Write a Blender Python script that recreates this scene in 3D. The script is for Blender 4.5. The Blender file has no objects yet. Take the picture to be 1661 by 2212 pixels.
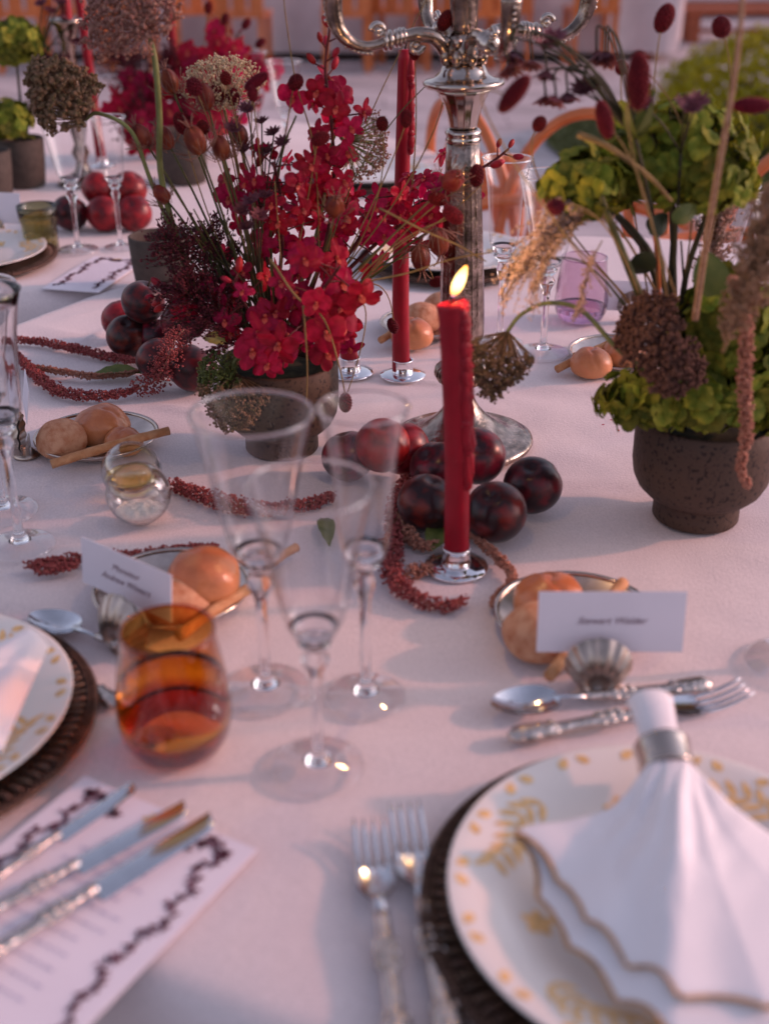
import bpy, math, random
from mathutils import Vector, Matrix, noise
S = bpy.context.scene
C = bpy.context.collection
R = math.radians
PI = math.pi
TAU = 2 * PI
rnd = random.Random(7)
T = 0.75                                   # table top height
# ------------------------------------------------------------------ camera, light, exposure
PITCH, FPX, CZ = R(27), 2620.0, 1.32
cam = bpy.data.cameras.new('camera')
co = bpy.data.objects.new('camera', cam)
C.objects.link(co)
co.location = (0, 0, CZ)
co.rotation_euler = (R(90) - PITCH, 0, 0)
cam.sensor_fit = 'VERTICAL'
cam.sensor_height = 36
cam.sensor_width = 27
cam.lens = FPX / 2212 * 36
cam.clip_start, cam.clip_end = 0.05, 400
cam.dof.use_dof = True
cam.dof.focus_distance = 1.45
cam.dof.aperture_fstop = 3.5
S.camera = co

SUN_EL, SUN_AZ = R(21), R(8)               # azimuth measured from +x towards +y
w = bpy.data.worlds.new('World')
S.world = w
w.use_nodes = True
nt = w.node_tree
bg = nt.nodes['Background']
sky = nt.nodes.new('ShaderNodeTexSky')
sky.sky_type = 'NISHITA'
sky.sun_disc = False
sky.sun_elevation = SUN_EL
sky.sun_rotation = R(90) - SUN_AZ
sky.air_density, sky.dust_density, sky.ozone_density = 1.3, 2.0, 1.0
hs = nt.nodes.new('ShaderNodeHueSaturation')
hs.inputs['Saturation'].default_value = 0.45
mx = nt.nodes.new('ShaderNodeMix')
mx.data_type, mx.blend_type = 'RGBA', 'MULTIPLY'
mx.inputs['Factor'].default_value = 1.0
nt.links.new(sky.outputs[0], hs.inputs['Color'])
nt.links.new(hs.outputs[0], mx.inputs['A'])
mx.inputs['B'].default_value = (1.02, 0.94, 1.11, 1)
nt.links.new(mx.outputs['Result'], bg.inputs['Color'])
bg.inputs['Strength'].default_value = 0.145
sl = bpy.data.lights.new('sun', 'SUN')
so = bpy.data.objects.new('sun', sl)
C.objects.link(so)
sl.energy, sl.angle, sl.color = 1.65, R(1.6), (1.0, 0.36, 0.25)
so.rotation_euler = Vector((math.cos(SUN_EL) * math.cos(SUN_AZ), math.cos(SUN_EL) * math.sin(SUN_AZ), math.sin(SUN_EL))).to_track_quat('Z', 'Y').to_euler()
so.location = (6, 1, 5)
vs = S.view_settings
vs.view_transform, vs.look, vs.exposure, vs.gamma = 'Standard', 'None', 0.22, 1.0
vs.use_curve_mapping = False
S.render.engine = 'CYCLES'
S.cycles.use_denoising = True
S.cycles.max_bounces = 14
S.cycles.transmission_bounces = 12
S.cycles.transparent_max_bounces = 16
S.cycles.glossy_bounces = 5
S.cycles.diffuse_bounces = 3
S.cycles.sample_clamp_indirect = 6.0
S.cycles.blur_glossy = 0.6

# ------------------------------------------------------------------ picture measurements -> places
def ray(u, v):
    x, y = (u - 830.5) / FPX, -(v - 1106) / FPX
    return Vector((x, math.cos(PITCH) + y * math.sin(PITCH), -math.sin(PITCH) + y * math.cos(PITCH)))
def tab(u, v, z=T):
    d = ray(u, v)
    return Vector((0, 0, CZ)) + d * ((z - CZ) / d.z)
def aty(u, v, Y):
    d = ray(u, v)
    return Vector((0, 0, CZ)) + d * (Y / d.y)

# ------------------------------------------------------------------ materials
def nodes(name):
    m = bpy.data.materials.new(name)
    m.use_nodes = True
    t = m.node_tree
    return m, t, t.nodes['Principled BSDF'], t.nodes['Material Output']
def mat(name, col, rough=0.6, metal=0.0, var=0.12, scale=30.0, bump=0.0, bscale=None, spec=0.28, transl=0.0, col2=None, objvar=0.0, sheen=0.0, coat=0.0, sss=0.0, hi=(0.35, 0.65), detail=3.0, bdist=0.002, crust=None):
    m, t, b, out = nodes(name)
    tc = t.nodes.new('ShaderNodeTexCoord')
    n = t.nodes.new('ShaderNodeTexNoise')
    n.inputs['Scale'].default_value = scale
    n.inputs['Detail'].default_value = detail
    t.links.new(tc.outputs['Object'], n.inputs['Vector'])
    rp = t.nodes.new('ShaderNodeValToRGB')
    c2 = col2 or tuple(max(0, c * (1 + var)) for c in col)
    c1 = col if col2 else tuple(c * (1 - var) for c in col)
    rp.color_ramp.elements[0].color = (*c1, 1)
    rp.color_ramp.elements[1].color = (*c2, 1)
    rp.color_ramp.elements[0].position, rp.color_ramp.elements[1].position = hi
    t.links.new(n.outputs['Fac'], rp.inputs['Fac'])
    colout = rp.outputs['Color']
    if objvar:
        oi = t.nodes.new('ShaderNodeObjectInfo')
        h = t.nodes.new('ShaderNodeHueSaturation')
        mr = t.nodes.new('ShaderNodeMapRange')
        mr.inputs['To Min'].default_value, mr.inputs['To Max'].default_value = 1 - objvar, 1 + objvar
        t.links.new(oi.outputs['Random'], mr.inputs['Value'])
        t.links.new(mr.outputs['Result'], h.inputs['Value'])
        mr2 = t.nodes.new('ShaderNodeMapRange')
        mr2.inputs['To Min'].default_value, mr2.inputs['To Max'].default_value = 0.5 - objvar * 0.025, 0.5 + objvar * 0.045
        mm = t.nodes.new('ShaderNodeMath')
        mm.operation = 'FRACT'
        m3 = t.nodes.new('ShaderNodeMath')
        m3.operation = 'MULTIPLY'
        m3.inputs[1].default_value = 7.31
        t.links.new(oi.outputs['Random'], m3.inputs[0])
        t.links.new(m3.outputs[0], mm.inputs[0])
        t.links.new(mm.outputs[0], mr2.inputs['Value'])
        t.links.new(mr2.outputs['Result'], h.inputs['Hue'])
        t.links.new(colout, h.inputs['Color'])
        colout = h.outputs['Color']
    if crust:
        sp = t.nodes.new('ShaderNodeSeparateXYZ')
        t.links.new(tc.outputs['Object'], sp.inputs[0])
        ad_ = t.nodes.new('ShaderNodeMath')
        ad_.operation = 'MULTIPLY_ADD'
        ad_.inputs[1].default_value = 0.9
        t.links.new(n.outputs['Fac'], ad_.inputs[0])
        t.links.new(sp.outputs['Z'], ad_.inputs[2])
        mr_ = t.nodes.new('ShaderNodeMapRange')
        mr_.inputs['From Min'].default_value, mr_.inputs['From Max'].default_value = -0.2, 1.1
        t.links.new(ad_.outputs[0], mr_.inputs['Value'])
        mc = t.nodes.new('ShaderNodeMix')
        mc.data_type = 'RGBA'
        t.links.new(mr_.outputs['Result'], mc.inputs['Factor'])
        mc.inputs['A'].default_value = (*crust, 1)
        t.links.new(colout, mc.inputs['B'])
        colout = mc.outputs['Result']
    t.links.new(colout, b.inputs['Base Color'])
    b.inputs['Roughness'].default_value = rough
    b.inputs['Metallic'].default_value = metal
    b.inputs['Specular IOR Level'].default_value = spec
    b.inputs['Sheen Weight'].default_value = sheen
    b.inputs['Coat Weight'].default_value = coat
    b.inputs['Coat Roughness'].default_value = 0.1
    if sss:
        b.inputs['Subsurface Weight'].default_value = sss
        b.inputs['Subsurface Radius'].default_value = (0.01, 0.004, 0.003)
        b.inputs['Subsurface Scale'].default_value = 1.0
    if bump:
        n2 = t.nodes.new('ShaderNodeTexNoise')
        n2.inputs['Scale'].default_value = bscale or scale * 3
        n2.inputs['Detail'].default_value = 3
        t.links.new(tc.outputs['Object'], n2.inputs['Vector'])
        bp = t.nodes.new('ShaderNodeBump')
        bp.inputs['Strength'].default_value = bump
        bp.inputs['Distance'].default_value = bdist
        t.links.new(n2.outputs['Fac'], bp.inputs['Height'])
        t.links.new(bp.outputs['Normal'], b.inputs['Normal'])
    if transl:
        tr = t.nodes.new('ShaderNodeBsdfTranslucent')
        t.links.new(colout, tr.inputs['Color'])
        ms = t.nodes.new('ShaderNodeMixShader')
        ms.inputs[0].default_value = transl
        t.links.new(b.outputs[0], ms.inputs[1])
        t.links.new(tr.outputs[0], ms.inputs[2])
        t.links.new(ms.outputs[0], out.inputs['Surface'])
    return m
def glass(name, col=(1, 1, 1), rough=0.0, ior=1.45, bump=0.0, bscale=40):
    m, t, b, out = nodes(name)
    b.inputs['Base Color'].default_value = (*col, 1)
    b.inputs['Transmission Weight'].default_value = 1.0
    b.inputs['Roughness'].default_value = rough
    b.inputs['IOR'].default_value = ior
    if bump:
        n2 = t.nodes.new('ShaderNodeTexNoise')
        n2.inputs['Scale'].default_value = bscale
        tc = t.nodes.new('ShaderNodeTexCoord')
        t.links.new(tc.outputs['Object'], n2.inputs['Vector'])
        bp = t.nodes.new('ShaderNodeBump')
        bp.inputs['Strength'].default_value = bump
        bp.inputs['Distance'].default_value = 0.004
        t.links.new(n2.outputs['Fac'], bp.inputs['Height'])
        t.links.new(bp.outputs['Normal'], b.inputs['Normal'])
    return m
def thin_glass(name, tint=(0.992, 0.988, 0.994), refl=1.0):
    """a thin blown wall: see-through with fresnel reflection, a little darker at grazing view"""
    m, t, b, out = nodes(name)
    t.nodes.remove(b)
    lf = t.nodes.new('ShaderNodeLayerWeight')
    lf.inputs['Blend'].default_value = 0.5
    fr = t.nodes.new('ShaderNodeMath')
    fr.operation = 'POWER'
    fr.inputs[1].default_value = 2.2
    t.links.new(lf.outputs['Facing'], fr.inputs[0])
    ad = t.nodes.new('ShaderNodeMath')
    ad.operation = 'MULTIPLY_ADD'
    ad.inputs[1].default_value, ad.inputs[2].default_value = 0.95, 0.04
    t.links.new(fr.outputs[0], ad.inputs[0])
    fr = ad
    tr = t.nodes.new('ShaderNodeBsdfTransparent')
    gl = t.nodes.new('ShaderNodeBsdfGlossy')
    gl.inputs['Roughness'].default_value = 0.02
    lw = t.nodes.new('ShaderNodeLayerWeight')
    lw.inputs['Blend'].default_value = 0.35
    rp = t.nodes.new('ShaderNodeValToRGB')
    rp.color_ramp.elements[0].color = (*tint, 1)
    rp.color_ramp.elements[1].color = (*[c * 0.88 for c in tint], 1)
    rp.color_ramp.elements[0].position = 0.5
    t.links.new(lw.outputs['Facing'], rp.inputs['Fac'])
    t.links.new(rp.outputs['Color'], tr.inputs['Color'])
    mu = t.nodes.new('ShaderNodeMath')
    mu.operation = 'MULTIPLY'
    mu.use_clamp = True
    mu.inputs[1].default_value = refl
    t.links.new(fr.outputs[0], mu.inputs[0])
    ms = t.nodes.new('ShaderNodeMixShader')
    t.links.new(mu.outputs[0], ms.inputs[0])
    t.links.new(tr.outputs[0], ms.inputs[1])
    t.links.new(gl.outputs[0], ms.inputs[2])
    t.links.new(ms.outputs[0], out.inputs['Surface'])
    return m
def emit(name, col, s):
    m, t, b, out = nodes(name)
    b.inputs['Base Color'].default_value = (0, 0, 0, 1)
    b.inputs['Emission Color'].default_value = (*col, 1)
    b.inputs['Emission Strength'].default_value = s
    return m

M = {}
M['cloth'] = mat('linen_cloth', (0.70, 0.62, 0.63), 0.85, var=0.07, scale=420, bump=0.28, bscale=420, sheen=0.2)
M['napkin'] = mat('white_napkin', (0.80, 0.78, 0.82), 0.85, var=0.03, scale=12, bump=0.25, bscale=700, sheen=0.2)
M['napkin_trim'] = mat('gold_brown_trim', (0.46, 0.26, 0.12), 0.7, var=0.25, scale=200, bump=0.4)
M['silver'] = mat('silver', (0.54, 0.46, 0.41), 0.13, 1.0, var=0.10, scale=25, bump=0.05, bscale=90)
M['old_silver'] = mat('tarnished_silver', (0.35, 0.27, 0.225), 0.19, 1.0, var=0.5, scale=55, bump=0.5, bscale=110)
M['chrome'] = mat('chrome', (0.86, 0.85, 0.87), 0.04, 1.0, var=0.02)
M['steel'] = mat('steel', (0.72, 0.74, 0.78), 0.12, 1.0, var=0.05, scale=60)
M['wax'] = mat('red_wax', (0.27, 0.004, 0.016), 0.38, var=0.12, scale=40, bump=0.08, bscale=60, sss=0.25)
M['wick'] = mat('wick', (0.02, 0.015, 0.01), 0.9)
def flame_mat():
    m, t, b, out = nodes('flame')
    tc = t.nodes.new('ShaderNodeTexCoord')
    sp = t.nodes.new('ShaderNodeSeparateXYZ')
    t.links.new(tc.outputs['Generated'], sp.inputs[0])
    rp = t.nodes.new('ShaderNodeValToRGB')
    e = rp.color_ramp.elements
    e[0].position, e[0].color = 0.0, (0.10, 0.06, 0.25, 1)
    e[1].position, e[1].color = 1.0, (1.0, 0.36, 0.06, 1)
    for p_, c_ in ((0.12, (0.5, 0.14, 0.03, 1)), (0.28, (1.0, 0.55, 0.16, 1)), (0.6, (1.0, 0.66, 0.25, 1))):
        q = e.new(p_)
        q.color = c_
    t.links.new(sp.outputs['Z'], rp.inputs['Fac'])
    t.links.new(rp.outputs['Color'], b.inputs['Emission Color'])
    b.inputs['Emission Strength'].default_value = 4.5
    b.inputs['Base Color'].default_value = (0, 0, 0, 1)
    b.inputs['Specular IOR Level'].default_value = 0
    return m
M['flame'] = flame_mat()
M['plum'] = mat('plum_skin', (0.026, 0.006, 0.010), 0.30, var=0.3, scale=1.9, spec=0.36, col2=(0.19, 0.007, 0.011), hi=(0.42, 0.68), objvar=0.35, detail=6.0, sheen=0.06)
M['red_plum'] = mat('red_plum_skin', (0.10, 0.005, 0.012), 0.32, col2=(0.30, 0.010, 0.022), scale=2.0, hi=(0.35, 0.65), objvar=0.2, detail=6.0, spec=0.35)
M['bun'] = mat('bread_crust', (0.40, 0.100, 0.034), 0.28, scale=1.9, col2=(0.60, 0.22, 0.09), hi=(0.30, 0.72), bump=0.10, bscale=7, spec=0.5, detail=5.0, bdist=0.008, crust=(0.64, 0.29, 0.13))
M['pale_bun'] = mat('pale_crust', (0.44, 0.155, 0.070), 0.62, scale=3.2, col2=(0.60, 0.32, 0.19), bump=0.25, bscale=16, hi=(0.30, 0.60), detail=8.0, bdist=0.012)
M['stick'] = mat('breadstick_crust', (0.44, 0.19, 0.08), 0.75, scale=90, col2=(0.58, 0.31, 0.16), bump=0.7, bscale=220)
M['porcelain'] = mat('porcelain', (0.80, 0.765, 0.735), 0.18, var=0.02, scale=10, coat=0.4)
M['gold'] = mat('gold_print', (0.78, 0.52, 0.24), 0.5, 0.0, var=0.2, scale=200)
M['charger'] = mat('dark_bronze_weave', (0.075, 0.042, 0.030), 0.42, 0.35, var=0.45, scale=160, bump=0.4, bscale=500)
M['rib'] = mat('bronze_rib', (0.12, 0.07, 0.052), 0.36, 0.55, var=0.5, scale=150, objvar=0.3)
M['pewter'] = mat('pewter_dish', (0.58, 0.50, 0.46), 0.28, 1.0, var=0.15, scale=60)
M['shell'] = mat('pleated_pewter', (0.40, 0.33, 0.29), 0.30, 1.0, var=0.25, scale=50)
M['card'] = mat('card_paper', (0.78, 0.73, 0.80), 0.75, var=0.02, scale=20)
M['ink'] = mat('plum_ink', (0.17, 0.060, 0.095), 0.8, var=0.1)
M['ink_blue'] = mat('faded_ink', (0.52, 0.48, 0.62), 0.8, var=0.1)
M['pot'] = mat('speckled_stoneware', (0.070, 0.042, 0.030), 0.6, scale=240, col2=(0.020, 0.012, 0.010), hi=(0.56, 0.68), bump=0.3, bscale=200, detail=1.0)
M['pot_in'] = mat('potting_moss', (0.03, 0.03, 0.015), 0.95, var=0.5, scale=80)
M['greypot'] = mat('grey_clay', (0.065, 0.050, 0.042), 0.75, var=0.15, scale=80, bump=0.3)
M['glass'] = glass('crystal', (0.985, 0.98, 0.985))
M['thin'] = thin_glass('blown_glass')
M['amber'] = thin_glass('amber_glass', (0.90, 0.46, 0.11))
def amber_wall():
    m = thin_glass('amber_glass_wall', (0.90, 0.46, 0.11))
    t = m.node_tree
    tr = next(n for n in t.nodes if n.type == 'BSDF_TRANSPARENT')
    tc = t.nodes.new('ShaderNodeTexCoord')
    sp = t.nodes.new('ShaderNodeSeparateXYZ')
    rp = t.nodes.new('ShaderNodeValToRGB')
    ns = t.nodes.new('ShaderNodeTexNoise')
    ns.inputs['Scale'].default_value = 60
    ma = t.nodes.new('ShaderNodeMath')
    ma.operation = 'MULTIPLY_ADD'
    ma.inputs[1].default_value = 0.012
    t.links.new(tc.outputs['Object'], ns.inputs['Vector'])
    t.links.new(ns.outputs['Fac'], ma.inputs[0])
    t.links.new(tc.outputs['Object'], sp.inputs[0])
    t.links.new(sp.outputs['Z'], ma.inputs[2])
    mr = t.nodes.new('ShaderNodeMapRange')
    mr.inputs['From Max'].default_value = 0.11
    t.links.new(ma.outputs[0], mr.inputs['Value'])
    t.links.new(mr.outputs['Result'], rp.inputs['Fac'])
    e = rp.color_ramp.elements
    e[0].position, e[0].color = 0.10, (0.42, 0.02, 0.02, 1)
    e[1].position, e[1].color = 1.0, (0.78, 0.36, 0.10, 1)
    for p_, c_ in ((0.22, (0.55, 0.06, 0.03, 1)), (0.30, (0.97, 0.58, 0.14, 1)), (0.62, (0.97, 0.60, 0.18, 1))):
        q = e.new(p_)
        q.color = c_
    t.links.new(rp.outputs['Color'], tr.inputs['Color'])
    return m
M['amber'] = amber_wall()
M['red_glass'] = glass('deep_red_glass_base', (0.80, 0.30, 0.18), bump=0.3, bscale=70, ior=1.2)
M['amber_water'] = glass('water_in_amber', (0.98, 0.80, 0.50), ior=1.10)
M['purple'] = thin_glass('purple_glass', (0.84, 0.71, 0.81))
M['green_glass'] = glass('green_glass', (0.50, 0.44, 0.20), bump=0.1)
M['purple_base'] = glass('purple_glass_base', (0.72, 0.50, 0.66), bump=0.4, bscale=60)
M['oil'] = glass('olive_oil', (0.90, 0.62, 0.10), ior=1.4)
M['salt'] = mat('salt', (0.80, 0.74, 0.64), 0.9, var=0.08, scale=300, bump=0.8, bscale=500)
M['orchid'] = mat('red_petal', (0.33, 0.003, 0.038), 0.55, scale=130, col2=(0.52, 0.009, 0.070), transl=0.42, objvar=0.28, bump=0.15, bscale=300)
M['orchid_lip'] = mat('orchid_lip', (0.50, 0.08, 0.06), 0.5, var=0.25, scale=300)
M['orchid_stem'] = mat('maroon_stem', (0.10, 0.020, 0.022), 0.6, var=0.3, scale=60)
M['bud'] = mat('red_bud', (0.34, 0.012, 0.028), 0.5, var=0.3, scale=90, objvar=0.2)
M['burnet'] = mat('burnet_red', (0.085, 0.003, 0.010), 0.75, scale=400, col2=(0.20, 0.008, 0.022), bump=0.5, bscale=700, objvar=0.25)
M['stem'] = mat('green_stem', (0.085, 0.085, 0.030), 0.65, var=0.3, scale=60)
M['dry_stem'] = mat('straw_stem', (0.24, 0.155, 0.060), 0.7, var=0.25, scale=60)
M['dark_stem'] = mat('dark_stem', (0.045, 0.042, 0.022), 0.6, var=0.3, scale=60)
M['green_stalk'] = mat('pale_green_stalk', (0.17, 0.19, 0.07), 0.6, var=0.2, scale=60)
M['pod'] = mat('seed_pod', (0.17, 0.022, 0.018), 0.42, scale=70, col2=(0.30, 0.070, 0.034), transl=0.25, hi=(0.4, 0.72), objvar=0.25)
M['wisp'] = mat('pod_wisp', (0.22, 0.11, 0.085), 0.8, var=0.3)
M['astrantia'] = mat('purple_bract', (0.10, 0.022, 0.040), 0.6, scale=200, col2=(0.17, 0.055, 0.070), transl=0.2, objvar=0.25)
M['umbel_brown'] = mat('brown_umbel', (0.22, 0.090, 0.075), 0.8, scale=200, col2=(0.34, 0.19, 0.14), objvar=0.1)
M['umbel_olive'] = mat('olive_umbel', (0.11, 0.080, 0.036), 0.8, scale=200, col2=(0.25, 0.14, 0.09))
M['umbel_cream'] = mat('cream_umbel', (0.46, 0.37, 0.22), 0.8, scale=200, col2=(0.60, 0.50, 0.34))
M['umbel_dark'] = mat('dark_umbel', (0.060, 0.024, 0.019), 0.8, scale=200, col2=(0.14, 0.066, 0.045))
M['plume_dark'] = mat('burgundy_plume', (0.065, 0.010, 0.018), 0.75, scale=200, col2=(0.14, 0.020, 0.032))
M['amaranth'] = mat('amaranth', (0.25, 0.036, 0.042), 0.85, scale=300, col2=(0.42, 0.12, 0.11), bump=0.6, bscale=900)
M['amaranth_pale'] = mat('pale_amaranth', (0.36, 0.13, 0.085), 0.85, scale=300, col2=(0.48, 0.24, 0.17), bump=0.6, bscale=900)
M['hydrangea'] = mat('green_petal', (0.120, 0.160, 0.014), 0.7, scale=90, col2=(0.27, 0.26, 0.030), transl=0.3, objvar=0.5, bump=0.15)
M['leaf'] = mat('leaf_green', (0.085, 0.12, 0.028), 0.45, scale=60, col2=(0.15, 0.17, 0.045), transl=0.2)
M['leaf_yellow'] = mat('leaf_yellow', (0.35, 0.24, 0.04), 0.5, scale=80, col2=(0.16, 0.15, 0.03), transl=0.25)
M['leaf_dark'] = mat('leaf_dark', (0.035, 0.045, 0.020), 0.5, var=0.3, transl=0.1)
M['grass_plume'] = mat('pink_grass', (0.50, 0.31, 0.255), 0.8, scale=200, col2=(0.68, 0.49, 0.42), transl=0.12)
M['tan_plume'] = mat('tan_grass', (0.34, 0.19, 0.11), 0.85, scale=200, col2=(0.47, 0.30, 0.20), transl=0.2)
M['bent'] = mat('bentwood', (0.46, 0.115, 0.030), 0.35, scale=14, col2=(0.60, 0.18, 0.06), coat=0.3)
M['cane'] = mat('cane_seat', (0.46, 0.25, 0.12), 0.7, var=0.2, scale=300)
M['oak'] = mat('orange_wood', (0.34, 0.095, 0.045), 0.6, var=0.2, scale=20)
M['paver'] = mat('paving_stone', (0.46, 0.42, 0.44), 0.85, var=0.14, scale=3.0, bump=0.3, bscale=60, objvar=0.12)
M['joint'] = mat('paving_joint', (0.22, 0.19, 0.20), 0.95, var=0.2, scale=20)
M['white'] = mat('white_canvas', (0.60, 0.52, 0.54), 0.85, var=0.06, scale=6)
M['hedge'] = mat('shrub_leaf', (0.28, 0.27, 0.004), 0.6, scale=9, col2=(0.44, 0.37, 0.010), transl=0.35)
M['lawn'] = mat('lawn_grass', (0.075, 0.085, 0.022), 0.85, var=0.3, scale=20)
M['bark'] = mat('shrub_bark', (0.05, 0.035, 0.022), 0.9)
M['twig'] = mat('twig', (0.12, 0.05, 0.035), 0.8, var=0.3)

# ------------------------------------------------------------------ mesh building
def ico():
    p = (1 + 5 ** .5) / 2
    v = [Vector(q).normalized() for q in ((-1, p, 0), (1, p, 0), (-1, -p, 0), (1, -p, 0), (0, -1, p), (0, 1, p), (0, -1, -p), (0, 1, -p), (p, 0, -1), (p, 0, 1), (-p, 0, -1), (-p, 0, 1))]
    f = [(0, 11, 5), (0, 5, 1), (0, 1, 7), (0, 7, 10), (0, 10, 11), (1, 5, 9), (5, 11, 4), (11, 10, 2), (10, 7, 6), (7, 1, 8), (3, 9, 4), (3, 4, 2), (3, 2, 6), (3, 6, 8), (3, 8, 9), (4, 9, 5), (2, 4, 11), (6, 2, 10), (8, 6, 7), (9, 8, 1)]
    return v, f
ICO = ico()
OCT = ([Vector(q) for q in ((1, 0, 0), (-1, 0, 0), (0, 1, 0), (0, -1, 0), (0, 0, 1), (0, 0, -1))],
       [(0, 2, 4), (2, 1, 4), (1, 3, 4), (3, 0, 4), (2, 0, 5), (1, 2, 5), (3, 1, 5), (0, 3, 5)])
def frame(d, roll=0.0):
    """rotation whose local z points along d"""
    d = Vector(d)
    if d.length < 1e-9:
        d = Vector((0, 0, 1))
    return (d.to_track_quat('Z', 'Y').to_matrix() @ Matrix.Rotation(roll, 3, 'Z')).to_4x4()
class MB:
    def __init__(s):
        s.v, s.f, s.m, s.cur = [], [], [], 0
    def add(s, vs, fs):
        o = len(s.v)
        s.v += [tuple(q) for q in vs]
        s.f += [tuple(i + o for i in f) for f in fs]
        s.m += [s.cur] * len(fs)
        return s
    def lathe(s, prof, n=48, c=(0, 0, 0), mod=None, close=False, mtx=None, caps=True):
        vs, fs = [], []
        k = len(prof)
        for r, z in prof:
            for i in range(n):
                a = TAU * i / n
                q = mod(a, z, r) if mod else r
                p = Vector((q * math.cos(a), q * math.sin(a), z))
                if mtx:
                    p = mtx @ p
                vs.append((p.x + c[0], p.y + c[1], p.z + c[2]))
        for j in range(k - 1 if not close else k):
            j2 = (j + 1) % k
            for i in range(n):
                i2 = (i + 1) % n
                fs.append((j * n + i, j * n + i2, j2 * n + i2, j2 * n + i))
        if not close and caps:
            if prof[0][0] > 1e-5:
                fs.append(tuple(range(n))[::-1])
            if prof[-1][0] > 1e-5:
                fs.append(tuple((k - 1) * n + i for i in range(n)))
        return s.add(vs, fs)
    def shell(s, prof, th, n=48, c=(0, 0, 0), mod=None):
        """open vessel: outer profile bottom to rim, then inner back to the bottom"""
        inner = [(max(r - th, 0.0), z if i else z + th) for i, (r, z) in enumerate(prof)][::-1]
        top = prof[-1]
        pr = [(1e-6, prof[0][1])] + list(prof) + [(top[0] - th / 2, top[1] + th * 0.4)] + inner + [(1e-6, inner[-1][1])]
        return s.lathe(pr, n, c, mod)
    def tube(s, pts, rad, n=8, flat=1.0, cap=True):
        pts = [Vector(p) for p in pts]
        k = len(pts)
        if not hasattr(rad, '__len__'):
            rad = [rad] * k
        vs, fs = [], []
        t0 = (pts[1] - pts[0]).normalized()
        up = Vector((0, 0, 1)) if abs(t0.z) < 0.9 else Vector((0, 1, 0))
        x = t0.cross(up).normalized()
        for j in range(k):
            t = (pts[min(j + 1, k - 1)] - pts[max(j - 1, 0)]).normalized()
            x = (x - t * x.dot(t))
            x = x.normalized() if x.length > 1e-6 else t.orthogonal().normalized()
            y = t.cross(x)
            for i in range(n):
                a = TAU * i / n
                vs.append(pts[j] + (x * math.cos(a) + y * math.sin(a) * flat) * rad[j])
        for j in range(k - 1):
            for i in range(n):
                i2 = (i + 1) % n
                fs.append((j * n + i, j * n + i2, (j + 1) * n + i2, (j + 1) * n + i))
        if cap:
            fs.append(tuple(range(n))[::-1])
            fs.append(tuple((k - 1) * n + i for i in range(n)))
        return s.add(vs, fs)
    def bead(s, c, r, mtx=None, base=ICO):
        c = Vector(c)
        if not hasattr(r, '__len__'):
            r = (r, r, r)
        vs = []
        for q in base[0]:
            p = Vector((q.x * r[0], q.y * r[1], q.z * r[2]))
            vs.append((mtx @ p if mtx else p) + c)
        return s.add(vs, base[1])
    def ball(s, c, r, nu=24, nv=14, fn=None):
        """fn(unit vector) -> radius factor"""
        c = Vector(c)
        if not hasattr(r, '__len__'):
            r = (r, r, r)
        vs, fs = [], []
        for j in range(nv + 1):
            th = PI * j / nv
            for i in range(nu):
                a = TAU * i / nu
                q = Vector((math.sin(th) * math.cos(a), math.sin(th) * math.sin(a), math.cos(th)))
                k = fn(q) if fn else 1.0
                vs.append(c + Vector((q.x * r[0], q.y * r[1], q.z * r[2])) * k)
        for j in range(nv):
            for i in range(nu):
                i2 = (i + 1) % nu
                fs.append((j * nu + i, (j + 1) * nu + i, (j + 1) * nu + i2, j * nu + i2))
        return s.add(vs, fs)
    def grid(s, fn, nu, nv):
        vs = [fn(i / nu, j / nv) for j in range(nv + 1) for i in range(nu + 1)]
        fs = [(j * (nu + 1) + i, j * (nu + 1) + i + 1, (j + 1) * (nu + 1) + i + 1, (j + 1) * (nu + 1) + i) for j in range(nv) for i in range(nu)]
        return s.add(vs, fs)
    def box(s, lo, hi, mtx=None):
        x0, y0, z0 = lo
        x1, y1, z1 = hi
        vs = [Vector(q) for q in ((x0, y0, z0), (x1, y0, z0), (x1, y1, z0), (x0, y1, z0), (x0, y0, z1), (x1, y0, z1), (x1, y1, z1), (x0, y1, z1))]
        if mtx:
            vs = [mtx @ q for q in vs]
        return s.add(vs, [(0, 3, 2, 1), (4, 5, 6, 7), (0, 1, 5, 4), (1, 2, 6, 5), (2, 3, 7, 6), (3, 0, 4, 7)])
    def mesh(s, name, mats, smooth=True):
        me = bpy.data.meshes.new(name)
        me.from_pydata(s.v, [], s.f)
        for m in (mats if isinstance(mats, (list, tuple)) else [mats]):
            me.materials.append(m)
        me.polygons.foreach_set('use_smooth', [smooth] * len(me.polygons))
        if any(s.m):
            me.polygons.foreach_set('material_index', s.m)
        me.update()
        return me
    def build(s, name, mats, parent=None, smooth=True):
        return link(name, s.mesh(name, mats, smooth), parent)
def link(name, me, parent=None, mtx=None):
    o = bpy.data.objects.new(name, me)
    C.objects.link(o)
    if parent:
        o.parent = parent
    if mtx is not None:
        o.matrix_basis = mtx
    return o
def tag(o, label=None, cat=None, group=None, kind=None):
    if label: o['label'] = label
    if cat: o['category'] = cat
    if group: o['group'] = group
    if kind: o['kind'] = kind
    return o
def thing(name, label, cat, loc=(0, 0, 0), rz=0.0, group=None):
    o = bpy.data.objects.new(name, None)
    C.objects.link(o)
    o.empty_display_size = 0.05
    o.location = loc
    o.rotation_euler = (0, 0, rz)
    return tag(o, label, cat, group)
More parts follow.
